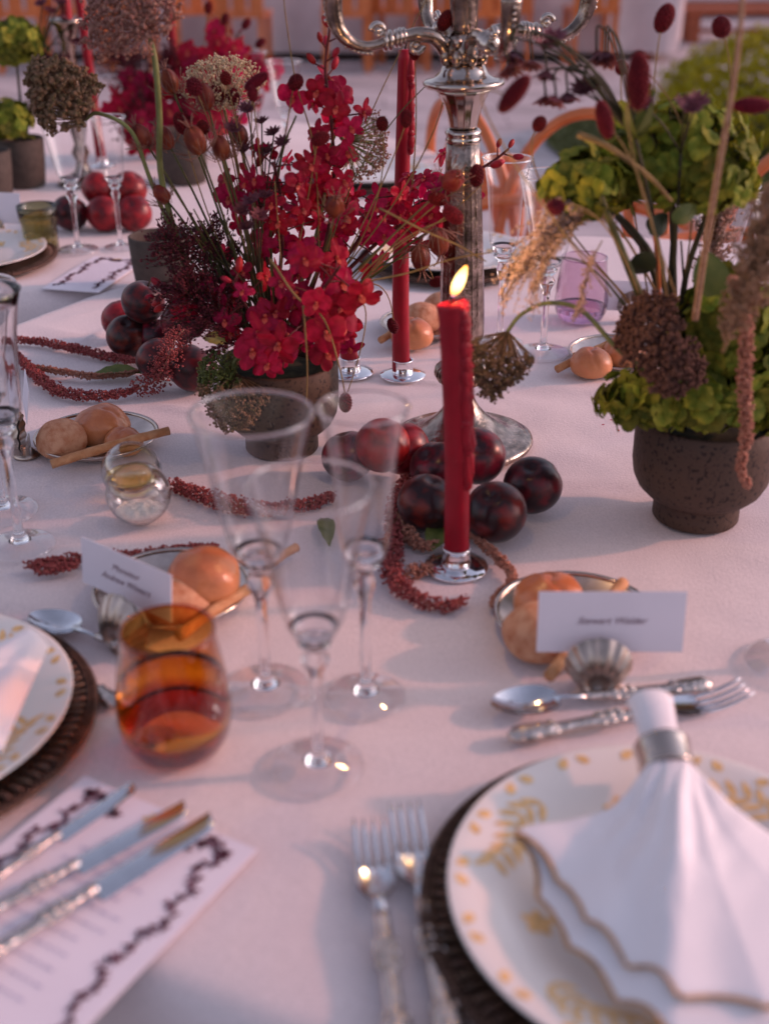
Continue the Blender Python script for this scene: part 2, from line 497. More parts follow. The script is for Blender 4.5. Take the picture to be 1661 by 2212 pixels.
def copy_thing(root, label, loc=None, rz=None, group=None, scale=None):
    r = root.copy()
    C.objects.link(r)
    if loc is not None: r.location = loc
    if rz is not None: r.rotation_euler = (0, 0, rz)
    if scale: r.scale = (scale,) * 3
    r['label'] = label
    if group: r['group'] = group
    for ch in list(root.children):
        c = ch.copy()
        C.objects.link(c)
        c.parent = r
        for g in list(ch.children):
            d = g.copy()
            C.objects.link(d)
            d.parent = c
    return r
def bez(a, b, c, n=14):
    a, b, c = Vector(a), Vector(b), Vector(c)
    return [a * (1 - t) ** 2 + b * 2 * t * (1 - t) + c * t * t for t in [i / n for i in range(n + 1)]]
def spline(pts, n=6):
    """Catmull-Rom through the points"""
    p = [Vector(q) for q in pts]
    p = [p[0] * 2 - p[1]] + p + [p[-1] * 2 - p[-2]]
    out = []
    for i in range(1, len(p) - 2):
        for k in range(n):
            t = k / n
            out.append(0.5 * ((2 * p[i]) + (p[i + 1] - p[i - 1]) * t + (2 * p[i - 1] - 5 * p[i] + 4 * p[i + 1] - p[i + 2]) * t * t + (3 * p[i] - p[i - 1] - 3 * p[i + 1] + p[i + 2]) * t ** 3))
    out.append(p[-2])
    return out
def nz(p, s=1.0):
    return noise.noise(Vector(p) * s)

# ================================================================== SETTING
# ground and paving
g = MB().box((-90, -60, -0.05), (90, 160, -0.006)).build('ground', M['joint'], smooth=False)
tag(g, kind='structure')
pm = MB().box((-0.395, -0.195, -0.03), (0.395, 0.195, 0.0)).mesh('paver', M['paver'], False)
row = 0
y = 2.2
while y < 17.5:
    half = 0.36 * y + 0.6
    x = -half + (0.4 if row % 2 else 0.0)
    x -= (x % 0.8) - (0.4 if row % 2 else 0.0)
    while x < half:
        if not (x > 0.62 * (y - 3.0) and 4.2 < y < 9.6 and x > 0.9):
            link('paver', pm, g, Matrix.Translation((x, y, rnd.uniform(-0.003, 0.003))))
        x += 0.8
    y += 0.4
    row += 1
# far courtyard wall behind the lounge furniture
wall = MB().box((-14, 17.4, 0), (16, 17.7, 2.6)).build('courtyard_wall', M['white'], smooth=False)
tag(wall, 'pale rendered courtyard wall behind the outdoor lounge', 'wall')
# lawn bed under the shrub
def lawn_pt(i, j):
    a = TAU * i
    r = j
    return Vector((3.5 + 2.55 * r * math.cos(a), 7.35 + 1.9 * r * math.sin(a), 0.012 + 0.02 * (1 - r)))
lw_ = tag(MB().grid(lawn_pt, 48, 6).build('lawn', M['lawn']), kind='structure')
bl = MB()
for _ in range(14000):
    a, r = rnd.uniform(0, TAU), math.sqrt(rnd.random())
    p = lawn_pt(a / TAU, r)
    h = rnd.uniform(0.02, 0.05)
    d = Vector((rnd.uniform(-1, 1), rnd.uniform(-1, 1), 0)) * 0.02
    bl.add([p + Vector((-0.004, 0, 0)), p + Vector((0.004, 0, 0)), p + d + Vector((0, 0, h))], [(0, 1, 2)])
tag(bl.build('grass', M['lawn']), kind='stuff')
# dome shrub
sh = thing('dome_shrub', 'rounded yellow-green shrub on the lawn at the edge of the paving', 'shrub', (2.72, 7.35, 0))
k = MB()
for _ in range(11000):
    a, ct = rnd.uniform(0, TAU), rnd.uniform(-0.30, 1)
    st = math.sqrt(1 - ct * ct)
    n = Vector((st * math.cos(a), st * math.sin(a), ct))
    rr = rnd.uniform(0.86, 1.03) * (1 + 0.07 * nz(n, 5))
    p = Vector((n.x * 1.12 * rr, n.y * 1.0 * rr, 0.24 + n.z * 0.43 * rr))
    if p.z < 0.03: continue
    mt = frame(n + Vector((rnd.uniform(-.8, .8), rnd.uniform(-.8, .8), rnd.uniform(-.3, .9))), rnd.uniform(0, TAU))
    L = rnd.uniform(0.025, 0.05)
    k.add([mt @ Vector(q) + p for q in ((0, 0, 0), (L * .4, L * .5, L * .15), (0, L, 0.0), (-L * .4, L * .5, L * .15))], [(0, 1, 2, 3)])
tag(k.build('foliage', M['hedge'], sh), kind='stuff')
k = MB()
for i in range(9):
    a = TAU * i / 9
    k.tube(bez((0.05 * math.cos(a), 0.05 * math.sin(a), 0), (0.3 * math.cos(a), 0.3 * math.sin(a), 0.2), (0.75 * math.cos(a), 0.75 * math.sin(a), 0.36)), 0.018, 6)
k.build('branches', M['bark'], sh)

# lounge furniture far behind
def sofa(label, x, y, wd, dp, h, rz=0.0):
    t = thing('lounge_sofa', label, 'sofa', (x, y, 0), rz, 'white lounge seats behind the lawn')
    MB().box((-wd / 2, -dp / 2, 0.12), (wd / 2, dp / 2, 0.19)).build('base_frame', M['oak'], t, False)
    for sx in (-1, 1):
        for sy in (-1, 1):
            MB().box((sx * (wd / 2 - .08) - .04, sy * (dp / 2 - .08) - .04, 0), (sx * (wd / 2 - .08) + .04, sy * (dp / 2 - .08) + .04, 0.12)).build('leg', M['oak'], t, False)
    MB().box((-wd / 2 + .02, -dp / 2 + .01, 0.19), (wd / 2 - .02, dp / 2, 0.44)).build('seat_cushion', M['white'], t, False)
    MB().box((-wd / 2 + .02, dp / 2 - .22, 0.442), (wd / 2 - .02, dp / 2, h)).build('back_cushion', M['white'], t, False)
sofa('square white lounge seat beside the post in the courtyard', 2.52, 13.6, 1.0, 0.9, 0.8)
sofa('wide white lounge sofa behind the low wooden bench', 4.55, 16.0, 2.9, 0.9, 0.85)
b = thing('low_bench', 'low dark orange wooden bench in front of the white sofa', 'bench', (3.95, 13.0, 0))
for q in range(3):
    MB().box((-1.0, -0.2 + q * 0.137, 0.26), (1.0, -0.2 + q * 0.137 + 0.125, 0.32)).build('slat', M['oak'], b, False)
for sx in (-1, 1):
    for sy in (-1, 1):
        MB().box((sx * .9 - .06, sy * .14 - .04, 0), (sx * .9 + .06, sy * .14 + .04, 0.258)).build('leg', M['oak'], b, False)
MB().box((-0.84, -0.03, 0.08), (0.84, 0.03, 0.12)).build('stretcher', M['oak'], b, False)
pst = MB().box((2.92, 13.28, 0), (3.02, 13.38, 2.2)).build('wooden_post', M['oak'], smooth=False)
tag(pst, 'upright orange-brown wooden post right of the square lounge seat', 'post')

# ------------------------------------------------------------------ bentwood chairs
def make_chair(label):
    t = thing('bentwood_chair', label, 'chair', group='bentwood chairs round the tables')
    # local: seat centre at origin, faces +y, back at y=-0.2
    seat = [Vector((0.205 * math.cos(a), 0.205 * math.sin(a), 0.45)) for a in [TAU * i / 36 for i in range(37)]]
    MB().tube(seat, 0.019, 10, cap=False).build('seat_ring', M['bent'], t)
    MB().lathe([(1e-5, 0.447), (0.195, 0.447), (0.195, 0.455), (1e-5, 0.456)], 32).build('seat_panel', M['cane'], t)
    def hoop(wd, z0, z1, bk, r):
        p = []
        for i in range(25):
            a = PI * i / 24
            q = 1 - abs(math.cos(a)) ** 2.2
            z = z0 + (z1 - z0) * (math.sin(a) ** 0.62)
            p.append(Vector((wd * math.cos(a), -0.17 - bk * (z - 0.45), z)))
        return MB().tube(p, r, 10)
    hoop(0.195, 0.45, 0.89, 0.22, 0.0132).build('back_hoop', M['bent'], t)
    hoop(0.120, 0.46, 0.80, 0.22, 0.0120).build('inner_hoop', M['bent'], t)
    arm = [Vector((0.27 * math.cos(a), 0.02 + 0.225 * math.sin(a), 0.70)) for a in [R(-250) + R(320) * 0 + TAU * i / 36 for i in range(0, 0)]]
    arm = [Vector((0.275 * math.sin(a), -0.03 - 0.235 * math.cos(a), 0.70 - 0.03 * (1 - math.cos(a)) * 0.5)) for a in [R(-118) + R(236) * i / 30 for i in range(31)]]
    MB().tube(arm, 0.0155, 10).build('arm_rail', M['bent'], t)
    for sx in (-1, 1):
        MB().tube(bez((sx * 0.15, 0.14, 0.44), (sx * 0.17, 0.16, 0.22), (sx * 0.19, 0.2, 0)), [0.017] * 8 + [0.013] * 7, 9).build('leg', M['bent'], t)
        MB().tube(bez((sx * 0.185, -0.16, 0.45), (sx * 0.19, -0.18, 0.22), (sx * 0.205, -0.26, 0)), [0.017] * 8 + [0.013] * 7, 9).build('leg', M['bent'], t)
        MB().tube(bez((sx * 0.255, 0.05, 0.685), (sx * 0.24, 0.12, 0.58), (sx * 0.195, 0.06, 0.45)), 0.012, 8).build('arm_support', M['bent'], t)
    ring = [Vector((0.15 * math.cos(a), 0.15 * math.sin(a), 0.26)) for a in [TAU * i / 30 for i in range(31)]]
    MB().tube(ring, 0.009, 8, cap=False).build('leg_ring', M['bent'], t)
    return t
ch = make_chair('bentwood armchair seen side-on behind the silver candelabrum column')
ch.location = (0.40, 3.10, 0)
ch.rotation_euler = (0, 0, R(-62))
copy_thing(ch, 'bentwood armchair behind the left green hydrangea, facing the front table', (0.37, 2.53, 0), R(160))
copy_thing(ch, 'bentwood armchair cut off by the right edge behind the pink grass', (0.72, 2.20, 0), R(148))
copy_thing(ch, 'bentwood armchair at the back left behind the champagne glasses', (-1.34, 3.72, 0), R(-140))

# far dining table with drapes and chairs in a row
ft = thing('far_table', 'long far table under a pale cloth behind the row of chairs', 'table', (-0.65, 11.9, 0))
MB().box((-3.2, -0.5, 0.70), (3.2, 0.5, 0.745)).build('tabletop', M['oak'], ft, False)
for sx in (-1, 1):
    for sy in (-1, 1):
        MB().box((sx * 3.0 - .04, sy * .4 - .04, 0), (sx * 3.0 + .04, sy * .4 + .04, 0.70)).build('leg', M['oak'], ft, False)
k = MB()
def skirt(i, j):
    a = i * 4
    L = [(-3.25, -0.55), (3.25, -0.55), (3.25, 0.55), (-3.25, 0.55), (-3.25, -0.55)]
    q = int(min(a, 3.999)); f = a - q
    x = L[q][0] * (1 - f) + L[q + 1][0] * f
    yy = L[q][1] * (1 - f) + L[q + 1][1] * f
    s = 0.035 * math.sin(i * 330) * j
    return Vector((x, yy + s, 0.755 - 0.68 * j))
k.grid(skirt, 420, 5)
k.box((-3.25, -0.55, 0.750), (3.25, 0.55, 0.757))
ck = tag(k.build('tablecloth', M['white']), 'pale pleated cloth hanging to the ground on the far table', 'tablecloth')
ck.location = (-0.65, 11.9, 0)
def far_chair(label):
    t = thing('wooden_chair', label, 'chair', group='wooden chairs along the far table')
    MB().box((-0.2, -0.2, 0.43), (0.2, 0.2, 0.47)).build('seat', M['bent'], t, False)
    for sx in (-1, 1):
        for sy in (-1, 1):
            MB().box((sx * .17 - .022, sy * .17 - .022, 0), (sx * .17 + .022, sy * .17 + .022, 0.43)).build('leg', M['bent'], t, False)
    for q in (-1, 0, 1):
        MB().box((q * 0.14 - .055, -0.19, 0.47), (q * 0.14 + .055, -0.165, 0.86)).build('slat', M['bent'], t, False)
    MB().box((-0.2, -0.195, 0.86), (0.2, -0.16, 0.93)).build('top_rail', M['bent'], t, False)
    return t
fc = far_chair('wooden chair on the far paving left of the candelabrum arm')
fc.location = (-0.32, 10.75, 0)
fc.rotation_euler = (0, 0, R(4))
for lb, x, yy, rz in (('wooden chair beyond the tall red orchid tip', 0.50, 10.9, 8), ('wooden chair directly behind the candelabrum arms', 1.05, 11.0, -6),
                      ('wooden chair behind the red bokeh flowers left of the arm', -1.15, 10.7, -5), ('wooden chair behind the brown umbel flower', -2.1, 10.8, 3),
                      ('wooden chair at the far left behind the second candlestick', -3.0, 10.7, 12), ('wooden chair right of the candelabrum at the end of the far table', 1.75, 11.1, 5),
                      ('wooden chair turned a little at the left of the far row', -1.6, 10.95, 18), ('wooden chair half behind the candelabrum left socket', 0.10, 11.0, -14), ('wooden chair behind the candelabrum centre socket', 0.78, 10.7, 12), ('wooden chair second from the left end of the far row', -2.6, 10.9, -8)):
    copy_thing(fc, lb, (x, yy, 0), R(rz))

# ------------------------------------------------------------------ the two round tables and their cloths
def table(label, cx, cy, rad):
    t = thing('round_table', label, 'table', (cx, cy, 0))
    MB().lathe([(1e-5, 0.71), (rad, 0.71), (rad, 0.735), (1e-5, 0.735)], 48).build('tabletop', M['oak'], t)
    MB().lathe([(0.28, 0), (0.28, 0.03), (0.06, 0.07), (0.05, 0.4), (0.06, 0.66), (0.2, 0.71)], 24).build('pedestal', M['oak'], t)
def cloth(label, cx, cy, rf, seed, creases=(), flare=0.05):
    k = MB()
    def wr(x, yy):
        z = 0.0030 * nz((x * 3 + seed, yy * 6, 0)) + 0.0024 * nz((x * 6, yy * 17 + seed, 3)) + 0.0009 * nz((x * 22, yy * 30 + seed, 7))
        for (ax, ay, bx, by, h) in creases:
            d = Vector((bx - ax, by - ay))
            t_ = max(0, min(1, ((x - ax) * d.x + (yy - ay) * d.y) / d.length_squared))
            q = math.hypot(x - ax - d.x * t_, yy - ay - d.y * t_)
            z += h * math.exp(-(q / 0.007) ** 2) * math.sin(PI * min(1, max(0, t_))) ** 0.5
        return min(z - 0.0025, 0.0022)
    def pt(i, j):
        a = TAU * i
        r0 = rf(a)
        nt_ = 0.74
        if j <= nt_:
            r = r0 * (j / nt_)
            x, yy = cx + r * math.cos(a), cy + r * math.sin(a)
            return Vector((x, yy, T + wr(x, yy) - 0.004 * (max(0, j / nt_ - .97) / .03) ** 2))
        s = (j - nt_) / (1 - nt_)
        r = r0 + 0.012 + flare * s + s * 0.045 * math.sin(a * 17 + seed + 0.6 * math.sin(a * 5)) + 0.01 * math.sin(a * 41) * s
        return Vector((cx + r * math.cos(a), cy + r * math.sin(a), T - 0.012 - 0.70 * s))
    k.grid(pt, 300, 110)
    return tag(k.build('tablecloth', M['cloth']), label, 'tablecloth')
TC = (0.2, 1.40)
table('round table hidden under the front white cloth', *TC, 0.8)
cr = []
for (a, b_, h) in (((60, 700), (180, 722), 0.007), ((160, 740), (262, 700), 0.007), ((800, 815), (1000, 830), 0.005), ((330, 870), (520, 905), 0.006), ((1290, 840), (1420, 880), 0.004),
                   ((250, 940), (410, 990), 0.002), ((1150, 830), (1330, 850), 0.002), ((120, 690), (250, 660), 0.003)):
    p, q = tab(*a), tab(*b_)
    cr.append((p.x, p.y, q.x, q.y, h))
for (x0, y0, x1, y1, h) in ((-.6, .80, 1.0, .74, .0016), (-.7, 1.22, 1.1, 1.17, .0018), (-.14, .45, -.10, 2.2, .0018), (.40, .5, .43, 2.2, .0016), (-.4, .60, .05, .98, .0010), (.1, .92, .5, .70, .0010), (-.5, 1.05, -.1, 1.22, .0012), (.2, 1.3, .7, 1.5, .0012)):
    cr.append((x0, y0, x1, y1, h))
cloth('white linen cloth over the front round table', *TC, lambda a: 0.93 + 0.10 * math.cos(a - R(330)), 1.7, cr)
TB = (-0.72, 2.79)
table('round table hidden under the back left cloth', *TB, 0.8)
cloth('white linen cloth over the back left round table', *TB, lambda a: 0.9, 5.1, (), 0.17)

# ================================================================== TABLEWARE
# ------------------------------------------------------------------ charger and plate
rib_me = None
def make_charger(label, loc, rad=0.156, n=96):
    t = thing('charger_plate', label, 'charger', loc, 0, 'dark woven charger plates')
    s = rad / 0.156
    MB().lathe([(1e-5, 0.004), (0.112 * s, 0.004), (0.125 * s, 0.006), (0.150 * s, 0.012), (0.154 * s, 0.0125), (0.1555 * s, 0.0105), (0.153 * s, 0.0075), (0.128 * s, 0.0015), (0.11 * s, 0.0), (1e-5, 0.0)], 96).build('rim', M['charger'], t)
    a = MB().tube([(0.128, 0, 0.0082), (0.134, 0, 0.0105), (0.141, 0, 0.0125), (0.1455, 0, 0.0128)], [0.0022, 0.0030, 0.0030, 0.0018], 6, 0.8).mesh('rib', M['rib'])
    for i in range(n):
        m = Matrix.Rotation(TAU * (i + .2 * rnd.random()) / n, 4, 'Z') @ Matrix.Scale(s, 4)
        link('rib', a, t, m)
    k = MB()
    for ring, (rr, zz, b_, cnt) in enumerate(((0.1485, 0.0128, 0.0020, 230), (0.1520, 0.0128, 0.0019, 240))):
        for i in range(cnt):
            an = TAU * (i + 0.5 * ring) / cnt
            k.bead((rr * s * math.cos(an), rr * s * math.sin(an), zz), (b_ * s, b_ * s, b_ * s), base=OCT)
    tag(k.build('beaded_edge', M['rib'], t), kind='stuff')
    return t
def leaf_poly(k, p, d, L, W, fz, seg=6):
    """flat printed leaf from p along direction d (2D), laid on height function fz"""
    d = Vector((d[0], d[1], 0)).normalized()
    n = Vector((-d.y, d.x, 0))
    vs = []
    for i in range(seg + 1):
        q = i / seg
        wv = W * math.sin(PI * q ** 0.85) ** 0.8
        for sgn in (-1, 1):
            c = p + d * (L * q) + n * (sgn * wv)
            vs.append((c.x, c.y, fz(math.hypot(c.x, c.y)) + 0.0004))
    k.add(vs, [(2 * i, 2 * i + 2, 2 * i + 3, 2 * i + 1) for i in range(seg)])
def make_plate(label, loc, rad=0.138, rot=0.0):
    t = thing('dinner_plate', label, 'plate', loc, rot, 'white plates with gold leaves')
    s = rad / 0.138
    prof = [(0.0, 0.0045), (0.078, 0.0045), (0.088, 0.0065), (0.098, 0.0115), (0.128, 0.0185), (0.1365, 0.0205)]
    fz = lambda r: next((a[1] * s + (b_[1] - a[1]) * s * (r - a[0] * s) / max(1e-9, (b_[0] - a[0]) * s) for a, b_ in zip(prof, prof[1:]) if r <= b_[0] * s), prof[-1][1] * s)
    MB().lathe([(1e-5, 0.0045 * s)] + [(a * s, b_ * s) for a, b_ in prof[1:]] + [(0.138 * s, 0.0203 * s), (0.1375 * s, 0.0188 * s), (0.10 * s, 0.009 * s), (0.082 * s, 0.003 * s), (0.08 * s, 0.0), (0.07 * s, 0.0), (0.068 * s, 0.002 * s), (1e-5, 0.002 * s)], 96).build('dish', M['porcelain'], t)
    k = MB()
    for i in range(34):
        a = TAU * i / 34
        leaf_poly(k, Vector((0.1255 * s * math.cos(a), 0.1255 * s * math.sin(a), 0)), (math.cos(a + 0.9 * (-1) ** i), math.sin(a + 0.9 * (-1) ** i)), 0.0110 * s, 0.0036 * s, fz)
    for q in range(4):
        a0 = TAU * q / 4 + 0.35
        for j in range(8):
            a = a0 + j * 0.085
            r = (0.108 + 0.004 * math.sin(j)) * s
            for sg in (-1, 1):
                b_ = a + PI / 2 + sg * 0.75
                leaf_poly(k, Vector((r * math.cos(a), r * math.sin(a), 0)), (math.cos(b_), math.sin(b_)), 0.0165 * s, 0.0028 * s, fz)
        a = a0 - 0.5
        for j in range(5):
            b_ = TAU * j / 5
            leaf_poly(k, Vector((0.085 * s * math.cos(a), 0.085 * s * math.sin(a), 0)), (math.cos(b_), math.sin(b_)), 0.0115 * s, 0.0040 * s, fz)
    tag(k.build('gold_leaf_pattern', M['gold'], t), kind='stuff')
    return t
E_ = Vector((0, 0, 0))
PR = tab(1450, 1922, T + 0.024); PR.z = T
PL = tab(-246, 1530, T + 0.024); PL.z = T
PF = tab(968, 545, T + 0.02); PF.z = T
PG = tab(800, 372, T + 0.02); PG.z = T
PLL = tab(-75, 545, T + 0.02); PLL.z = T
UP = Vector((0, 0, 1))
ch0 = make_charger('dark woven charger under the gold-leaf plate in the near right corner', PR)
pl0 = make_plate('white gold-leaf dinner plate carrying the ring-gathered napkin, near right', PR + UP * 0.0072, rot=R(20))
for lb, lp, p in (('dark woven charger cut off by the left edge beside the amber tumbler', 'white gold-leaf dinner plate cut off by the left edge beside the amber tumbler', PL),
                  ('dark woven charger at the far side of the front table behind the candelabrum', 'white dinner plate at the far side of the front table behind the candelabrum', PF),
                  ('dark charger on the back table behind the tall red candle', 'white dinner plate on the back table behind the tall red candle', PG),
                  ('dark charger on the back table at the left edge beside the green tumbler', 'white dinner plate on the back table at the left edge beside the green tumbler', PLL)):
    copy_thing(ch0, lb, p)
    copy_thing(pl0, lp, p + UP * 0.0072, rz=rnd.uniform(0, 6))

# ------------------------------------------------------------------ napkins
def napkin_main():
    t = thing('napkin', 'white scalloped napkin gathered in a silver ring on the near right plate', 'napkin', (0, 0, 0))
    ring = tab(1435, 1642, T + 0.05)
    zp = T + 0.031
    def spread(layer):
        # angle sweep from the left corner, round the near side, to the right
        keys = [(0.00, (1112, 1812), .031, (1330, 1778), .036), (0.12, (1150, 1905), .030, (1350, 1800), .040), (0.25, (1185, 2000), .030, (1372, 1820), .046), (0.38, (1255, 2085), .030, (1398, 1845), .052), (0.50, (1335, 2165), .030, (1432, 1870), .058),
                (0.65, (1450, 2260), .030, (1478, 1880), .062), (0.80, (1700, 2300), .030, (1532, 1870), .060), (0.92, (1900, 2150), .031, (1572, 1830), .054), (1.00, (1950, 1980), .031, (1592, 1790), .046)]
        ks = [(a, tab(u, v, T + z), tab(cu, cv, T + cz_)) for a, (u, v), z, (cu, cv), cz_ in keys]
        def edge(a):
            for (a0, p0, c0), (a1, p1, c1) in zip(ks, ks[1:]):
                if a <= a1:
                    q = (a - a0) / (a1 - a0)
                    return p0.lerp(p1, q), c0.lerp(c1, q)
            return ks[-1][1], ks[-1][2]
        def pt(i, j):
            a = i
            e, ctl = edge(a)
            sc = 0.026 * abs(math.sin(a * 19)) if 0.02 < a < 0.98 else 0.0
            jj = j * (1 - sc - layer * 0.075 * min(1, max(0, (a - .02) / .15)))
            ca = PI * (1.15 + 0.9 * i)
            base = ring + Vector((0.0155 * math.cos(ca), -0.013, -0.010 * math.sin(ca) * 0.7))
            p = base * (1 - jj) ** 3 + ctl * 3 * jj * (1 - jj) + e * jj ** 3
            fold = (0.0030 * math.sin(a * 13 + 0.8) + 0.0014 * math.sin(a * 31 + 2)) * min(1, j * 5) * (1 - 0.72 * j) + 0.0022 * math.sin(a * 21 + 1) * j * j
            wr_ = 0.0012 * nz((a * 9, j * 7, layer))
            p.z += fold + wr_ + layer * 0.0045
            r_ = math.hypot(p.x - PR.x, p.y - PR.y)
            fl = T + 0.0072 + (0.006 if r_ < 0.09 else 0.006 + (min(r_, .1375) - 0.09) / 0.048 * 0.017)
            p.z = max(p.z, fl + 0.0012 + 0.004 * layer)
            return p
        return pt
    for layer, nm in ((0, 'lower_fold'), (1, 'upper_fold')):
        pt = spread(layer)
        k = MB().grid(pt, 150, 40)
        o = k.build(nm, M['napkin'], t)
        so_ = o.modifiers.new('thickness', 'SOLIDIFY')
        so_.thickness = 0.0012
        ed = [pt(0.005 + i / 220 * 0.985, 1.0) + Vector((0, 0, 0.0009)) for i in range(221)]
        MB().tube(ed, 0.0018, 8, 0.6).build('scalloped_trim', M['napkin_trim'], t)
    # the gathered tip sticking out behind the ring
    tip = tab(1402, 1512, T + 0.062)
    pts = [ring + Vector((0, -0.014, 0.002)), ring.lerp(tip, 0.3), ring.lerp(tip, 0.75) + UP * 0.003, tip]
    MB().tube(spline(pts, 6), [0.0115 + 0.005 * (i / 18) for i in range(17)] + [0.0165, 0.013], 20, 0.62).build('gathered_tip', M['napkin'], t)
    rg = thing('napkin_ring', 'polished silver napkin ring round the white napkin on the near right plate', 'napkin ring', ring)
    d = (tip - ring).normalized()
    MB().lathe([(0.0178, -0.0105), (0.0188, -0.012), (0.0195, -0.0105), (0.0188, -0.008), (0.0188, 0.008), (0.0195, 0.0105), (0.0188, 0.012), (0.0178, 0.0105)], 48, mtx=frame(d), close=True).build('band', M['silver'], rg)
napkin_main()
def napkin_left():
    t = thing('napkin', 'white folded napkin on the plate cut off by the left edge', 'napkin', (0, 0, 0))
    a, b_ = tab(75, 1392, T + 0.05), tab(-150, 1560, T + 0.045)
    def pt(i, j):
        p = a.lerp(b_, j)
        d = (b_ - a).normalized()
        n = Vector((-d.y, d.x, 0))
        wv = 0.012 + 0.055 * j
        return p + n * wv * (i - .5) * 2 + UP * (0.010 * math.sin(PI * i) + 0.004 * math.sin(i * 17) * j)
    o = MB().grid(pt, 40, 24).build('fold', M['napkin'], t)
    o.modifiers.new('thickness', 'SOLIDIFY').thickness = 0.004
napkin_left()

# ------------------------------------------------------------------ cutlery (local: handle end at y=0, business end at +y)
def handle(k, L=0.118, r=0.0057):
    pts = [(0, y * L, 0.0055 + 0.004 * (y - .3) ** 2) for y in [i / 24 for i in range(25)]]
    rr = [r * (1.35 if y < .05 else 1.75 - 1.3 * abs(y - .12) if y < .3 else 1.15 - 0.25 * y) for y in [i / 24 for i in range(25)]]
    rr[0] *= 0.5
    k.tube(pts, rr, 10, 0.62)
    for y, w in ((0.008, 1.7), (0.02, 1.9), (0.036, 1.5), (0.076, 1.3), (0.084, 1.5), (0.092, 1.2)):
        for sx in (-1, 1):
            k.bead((sx * r * 1.1, y * L / .118, 0.0065), (r * .55 * w / 1.5, r * .8, r * .6))
        k.bead((0, y * L / .118, 0.0075 + 0.001), (r * .8 * w / 1.5, r * .7, r * .6))
    return k
M['ornate'] = mat('ornate_silver', (0.60, 0.53, 0.49), 0.17, 1.0, var=0.3, scale=180, bump=0.6, bscale=260)
HANDLE = handle(MB()).mesh('handle', M['ornate'])
def fork(label, loc, rz, scale=1.0, tilt=0.0):
    t = thing('fork', label, 'fork', loc, rz, 'silver forks')
    t.scale = (scale,) * 3
    link('handle', HANDLE, t)
    k = MB()
    k.tube([(0, 0.116, 0.0075), (0, 0.128, 0.0075), (0, 0.134, 0.007)], [0.0036, 0.0032, 0.006], 10, 0.5)
    prof = lambda y: 0.0065 - 0.004 * math.sin((y - 0.13) / 0.07 * PI) + 0.006 * max(0, (y - .165) / .04) ** 2
    def sheet(i, j):
        y = 0.132 + 0.030 * j
        wv = 0.0125 * min(1, (j * 2.2 + 0.05)) ** 0.55
        x = (i - .5) * 2 * wv
        return Vector((x, y, prof(y) + 10 * x * x))
    k.grid(sheet, 12, 8)
    def sheet2(i, j):
        p = sheet(1 - i, j)
        p.z -= 0.0018
        return p
    k.grid(sheet2, 12, 8)
    k.build('head', M['steel'], t)
    for q in range(4):
        x = (q - 1.5) * 0.0068
        pts = [(x, y, prof(y) - 0.0009 + 10 * x * x) for y in (0.157, 0.166, 0.176, 0.186, 0.196, 0.203)]
        MB().tube(pts, [0.0024, 0.0023, 0.0021, 0.0019, 0.0016, 0.0007], 8, 0.55).build('tine', M['steel'], t)
    return t
def spoon(label, loc, rz, scale=1.0):
    t = thing('spoon', label, 'spoon', loc, rz, 'silver spoons')
    t.scale = (scale,) * 3
    link('handle', HANDLE, t)
    k = MB()
    k.tube([(0, 0.115, 0.0075), (0, 0.13, 0.0085), (0, 0.148, 0.0095)], [0.0036, 0.0028, 0.0045], 10, 0.6)
    def bowl(th):
        def f(i, j):
            a, q = TAU * i, j
            x, y = 0.0205 * q * math.cos(a), 0.031 * q * math.sin(a)
            x *= 1 - 0.16 * math.sin(a) * q
            return Vector((x, 0.174 + y, 0.0105 - 0.009 * (1 - q * q) - th))
        return f
    k.grid(bowl(0.0), 36, 8)
    k.grid(lambda i, j: bowl(0.0013)(1 - i, j), 36, 8)
    k.build('bowl', M['steel'], t)
    return t
def knife(label, loc, rz, scale=1.0):
    t = thing('knife', label, 'knife', loc, rz, 'silver knives')
    t.scale = (scale,) * 3
    link('handle', HANDLE, t)
    k = MB()
    def bl_(i, j):
        y = 0.116 + 0.115 * j
        wv = 0.0115 * (1 - 0.12 * j) * (1 if j < .86 else math.sqrt(max(0.02, 1 - ((j - .86) / .142) ** 2)))
        x0 = -0.0065
        a = TAU * i
        return Vector((x0 + wv * (1 + math.cos(a)) * .95, y, 0.006 + 0.0011 * math.sin(a)))
    k.grid(bl_, 16, 24)
    k.bead((0, 0.118, 0.0065), (0.0052, 0.005, 0.004))
    k.build('blade', M['steel'], t)
    return t
def place(fn, label, a, b_, z=T + 0.0005, ln=0.2, **kw):
    """handle end at picture point a, tip at b"""
    p, q = tab(*a, z), tab(*b_, z)
    d = q - p
    return fn(label, p, math.atan2(-d.x, d.y), d.length / ln, **kw)
place(fork, 'silver dinner fork, the left of the two beside the near right charger', (872, 2330), (795, 1795), ln=0.203)
place(fork, 'silver fork tucked against the edge of the near right charger', (985, 2310), (872, 1762), z=T + 0.002, ln=0.203)
place(spoon, 'silver dessert spoon lying above the near right plate', (1535, 1487), (1060, 1540), ln=0.205)
place(fork, 'silver dessert fork half hidden behind the rim of the near right plate', (1098, 1605), (1608, 1508), ln=0.203)
place(spoon, 'silver dessert spoon beside the dark charger at the left edge', (420, 1455), (70, 1342), ln=0.205)
place(fork, 'silver dessert fork lying along the left charger next to the spoon', (262, 1535), (10, 1365), ln=0.203)
place(knife, 'silver knife with a dark reflecting blade across the menu card', (-70, 1945), (292, 1702), z=T + 0.004, ln=0.231)
place(knife, 'silver knife with a warm glinting handle, lowest of the three on the menu card', (-110, 2130), (462, 1775), z=T + 0.004, ln=0.231)
place(knife, 'broad silver knife lying in the middle of the three on the menu card', (-120, 2035), (405, 1748), z=T + 0.004, ln=0.231)

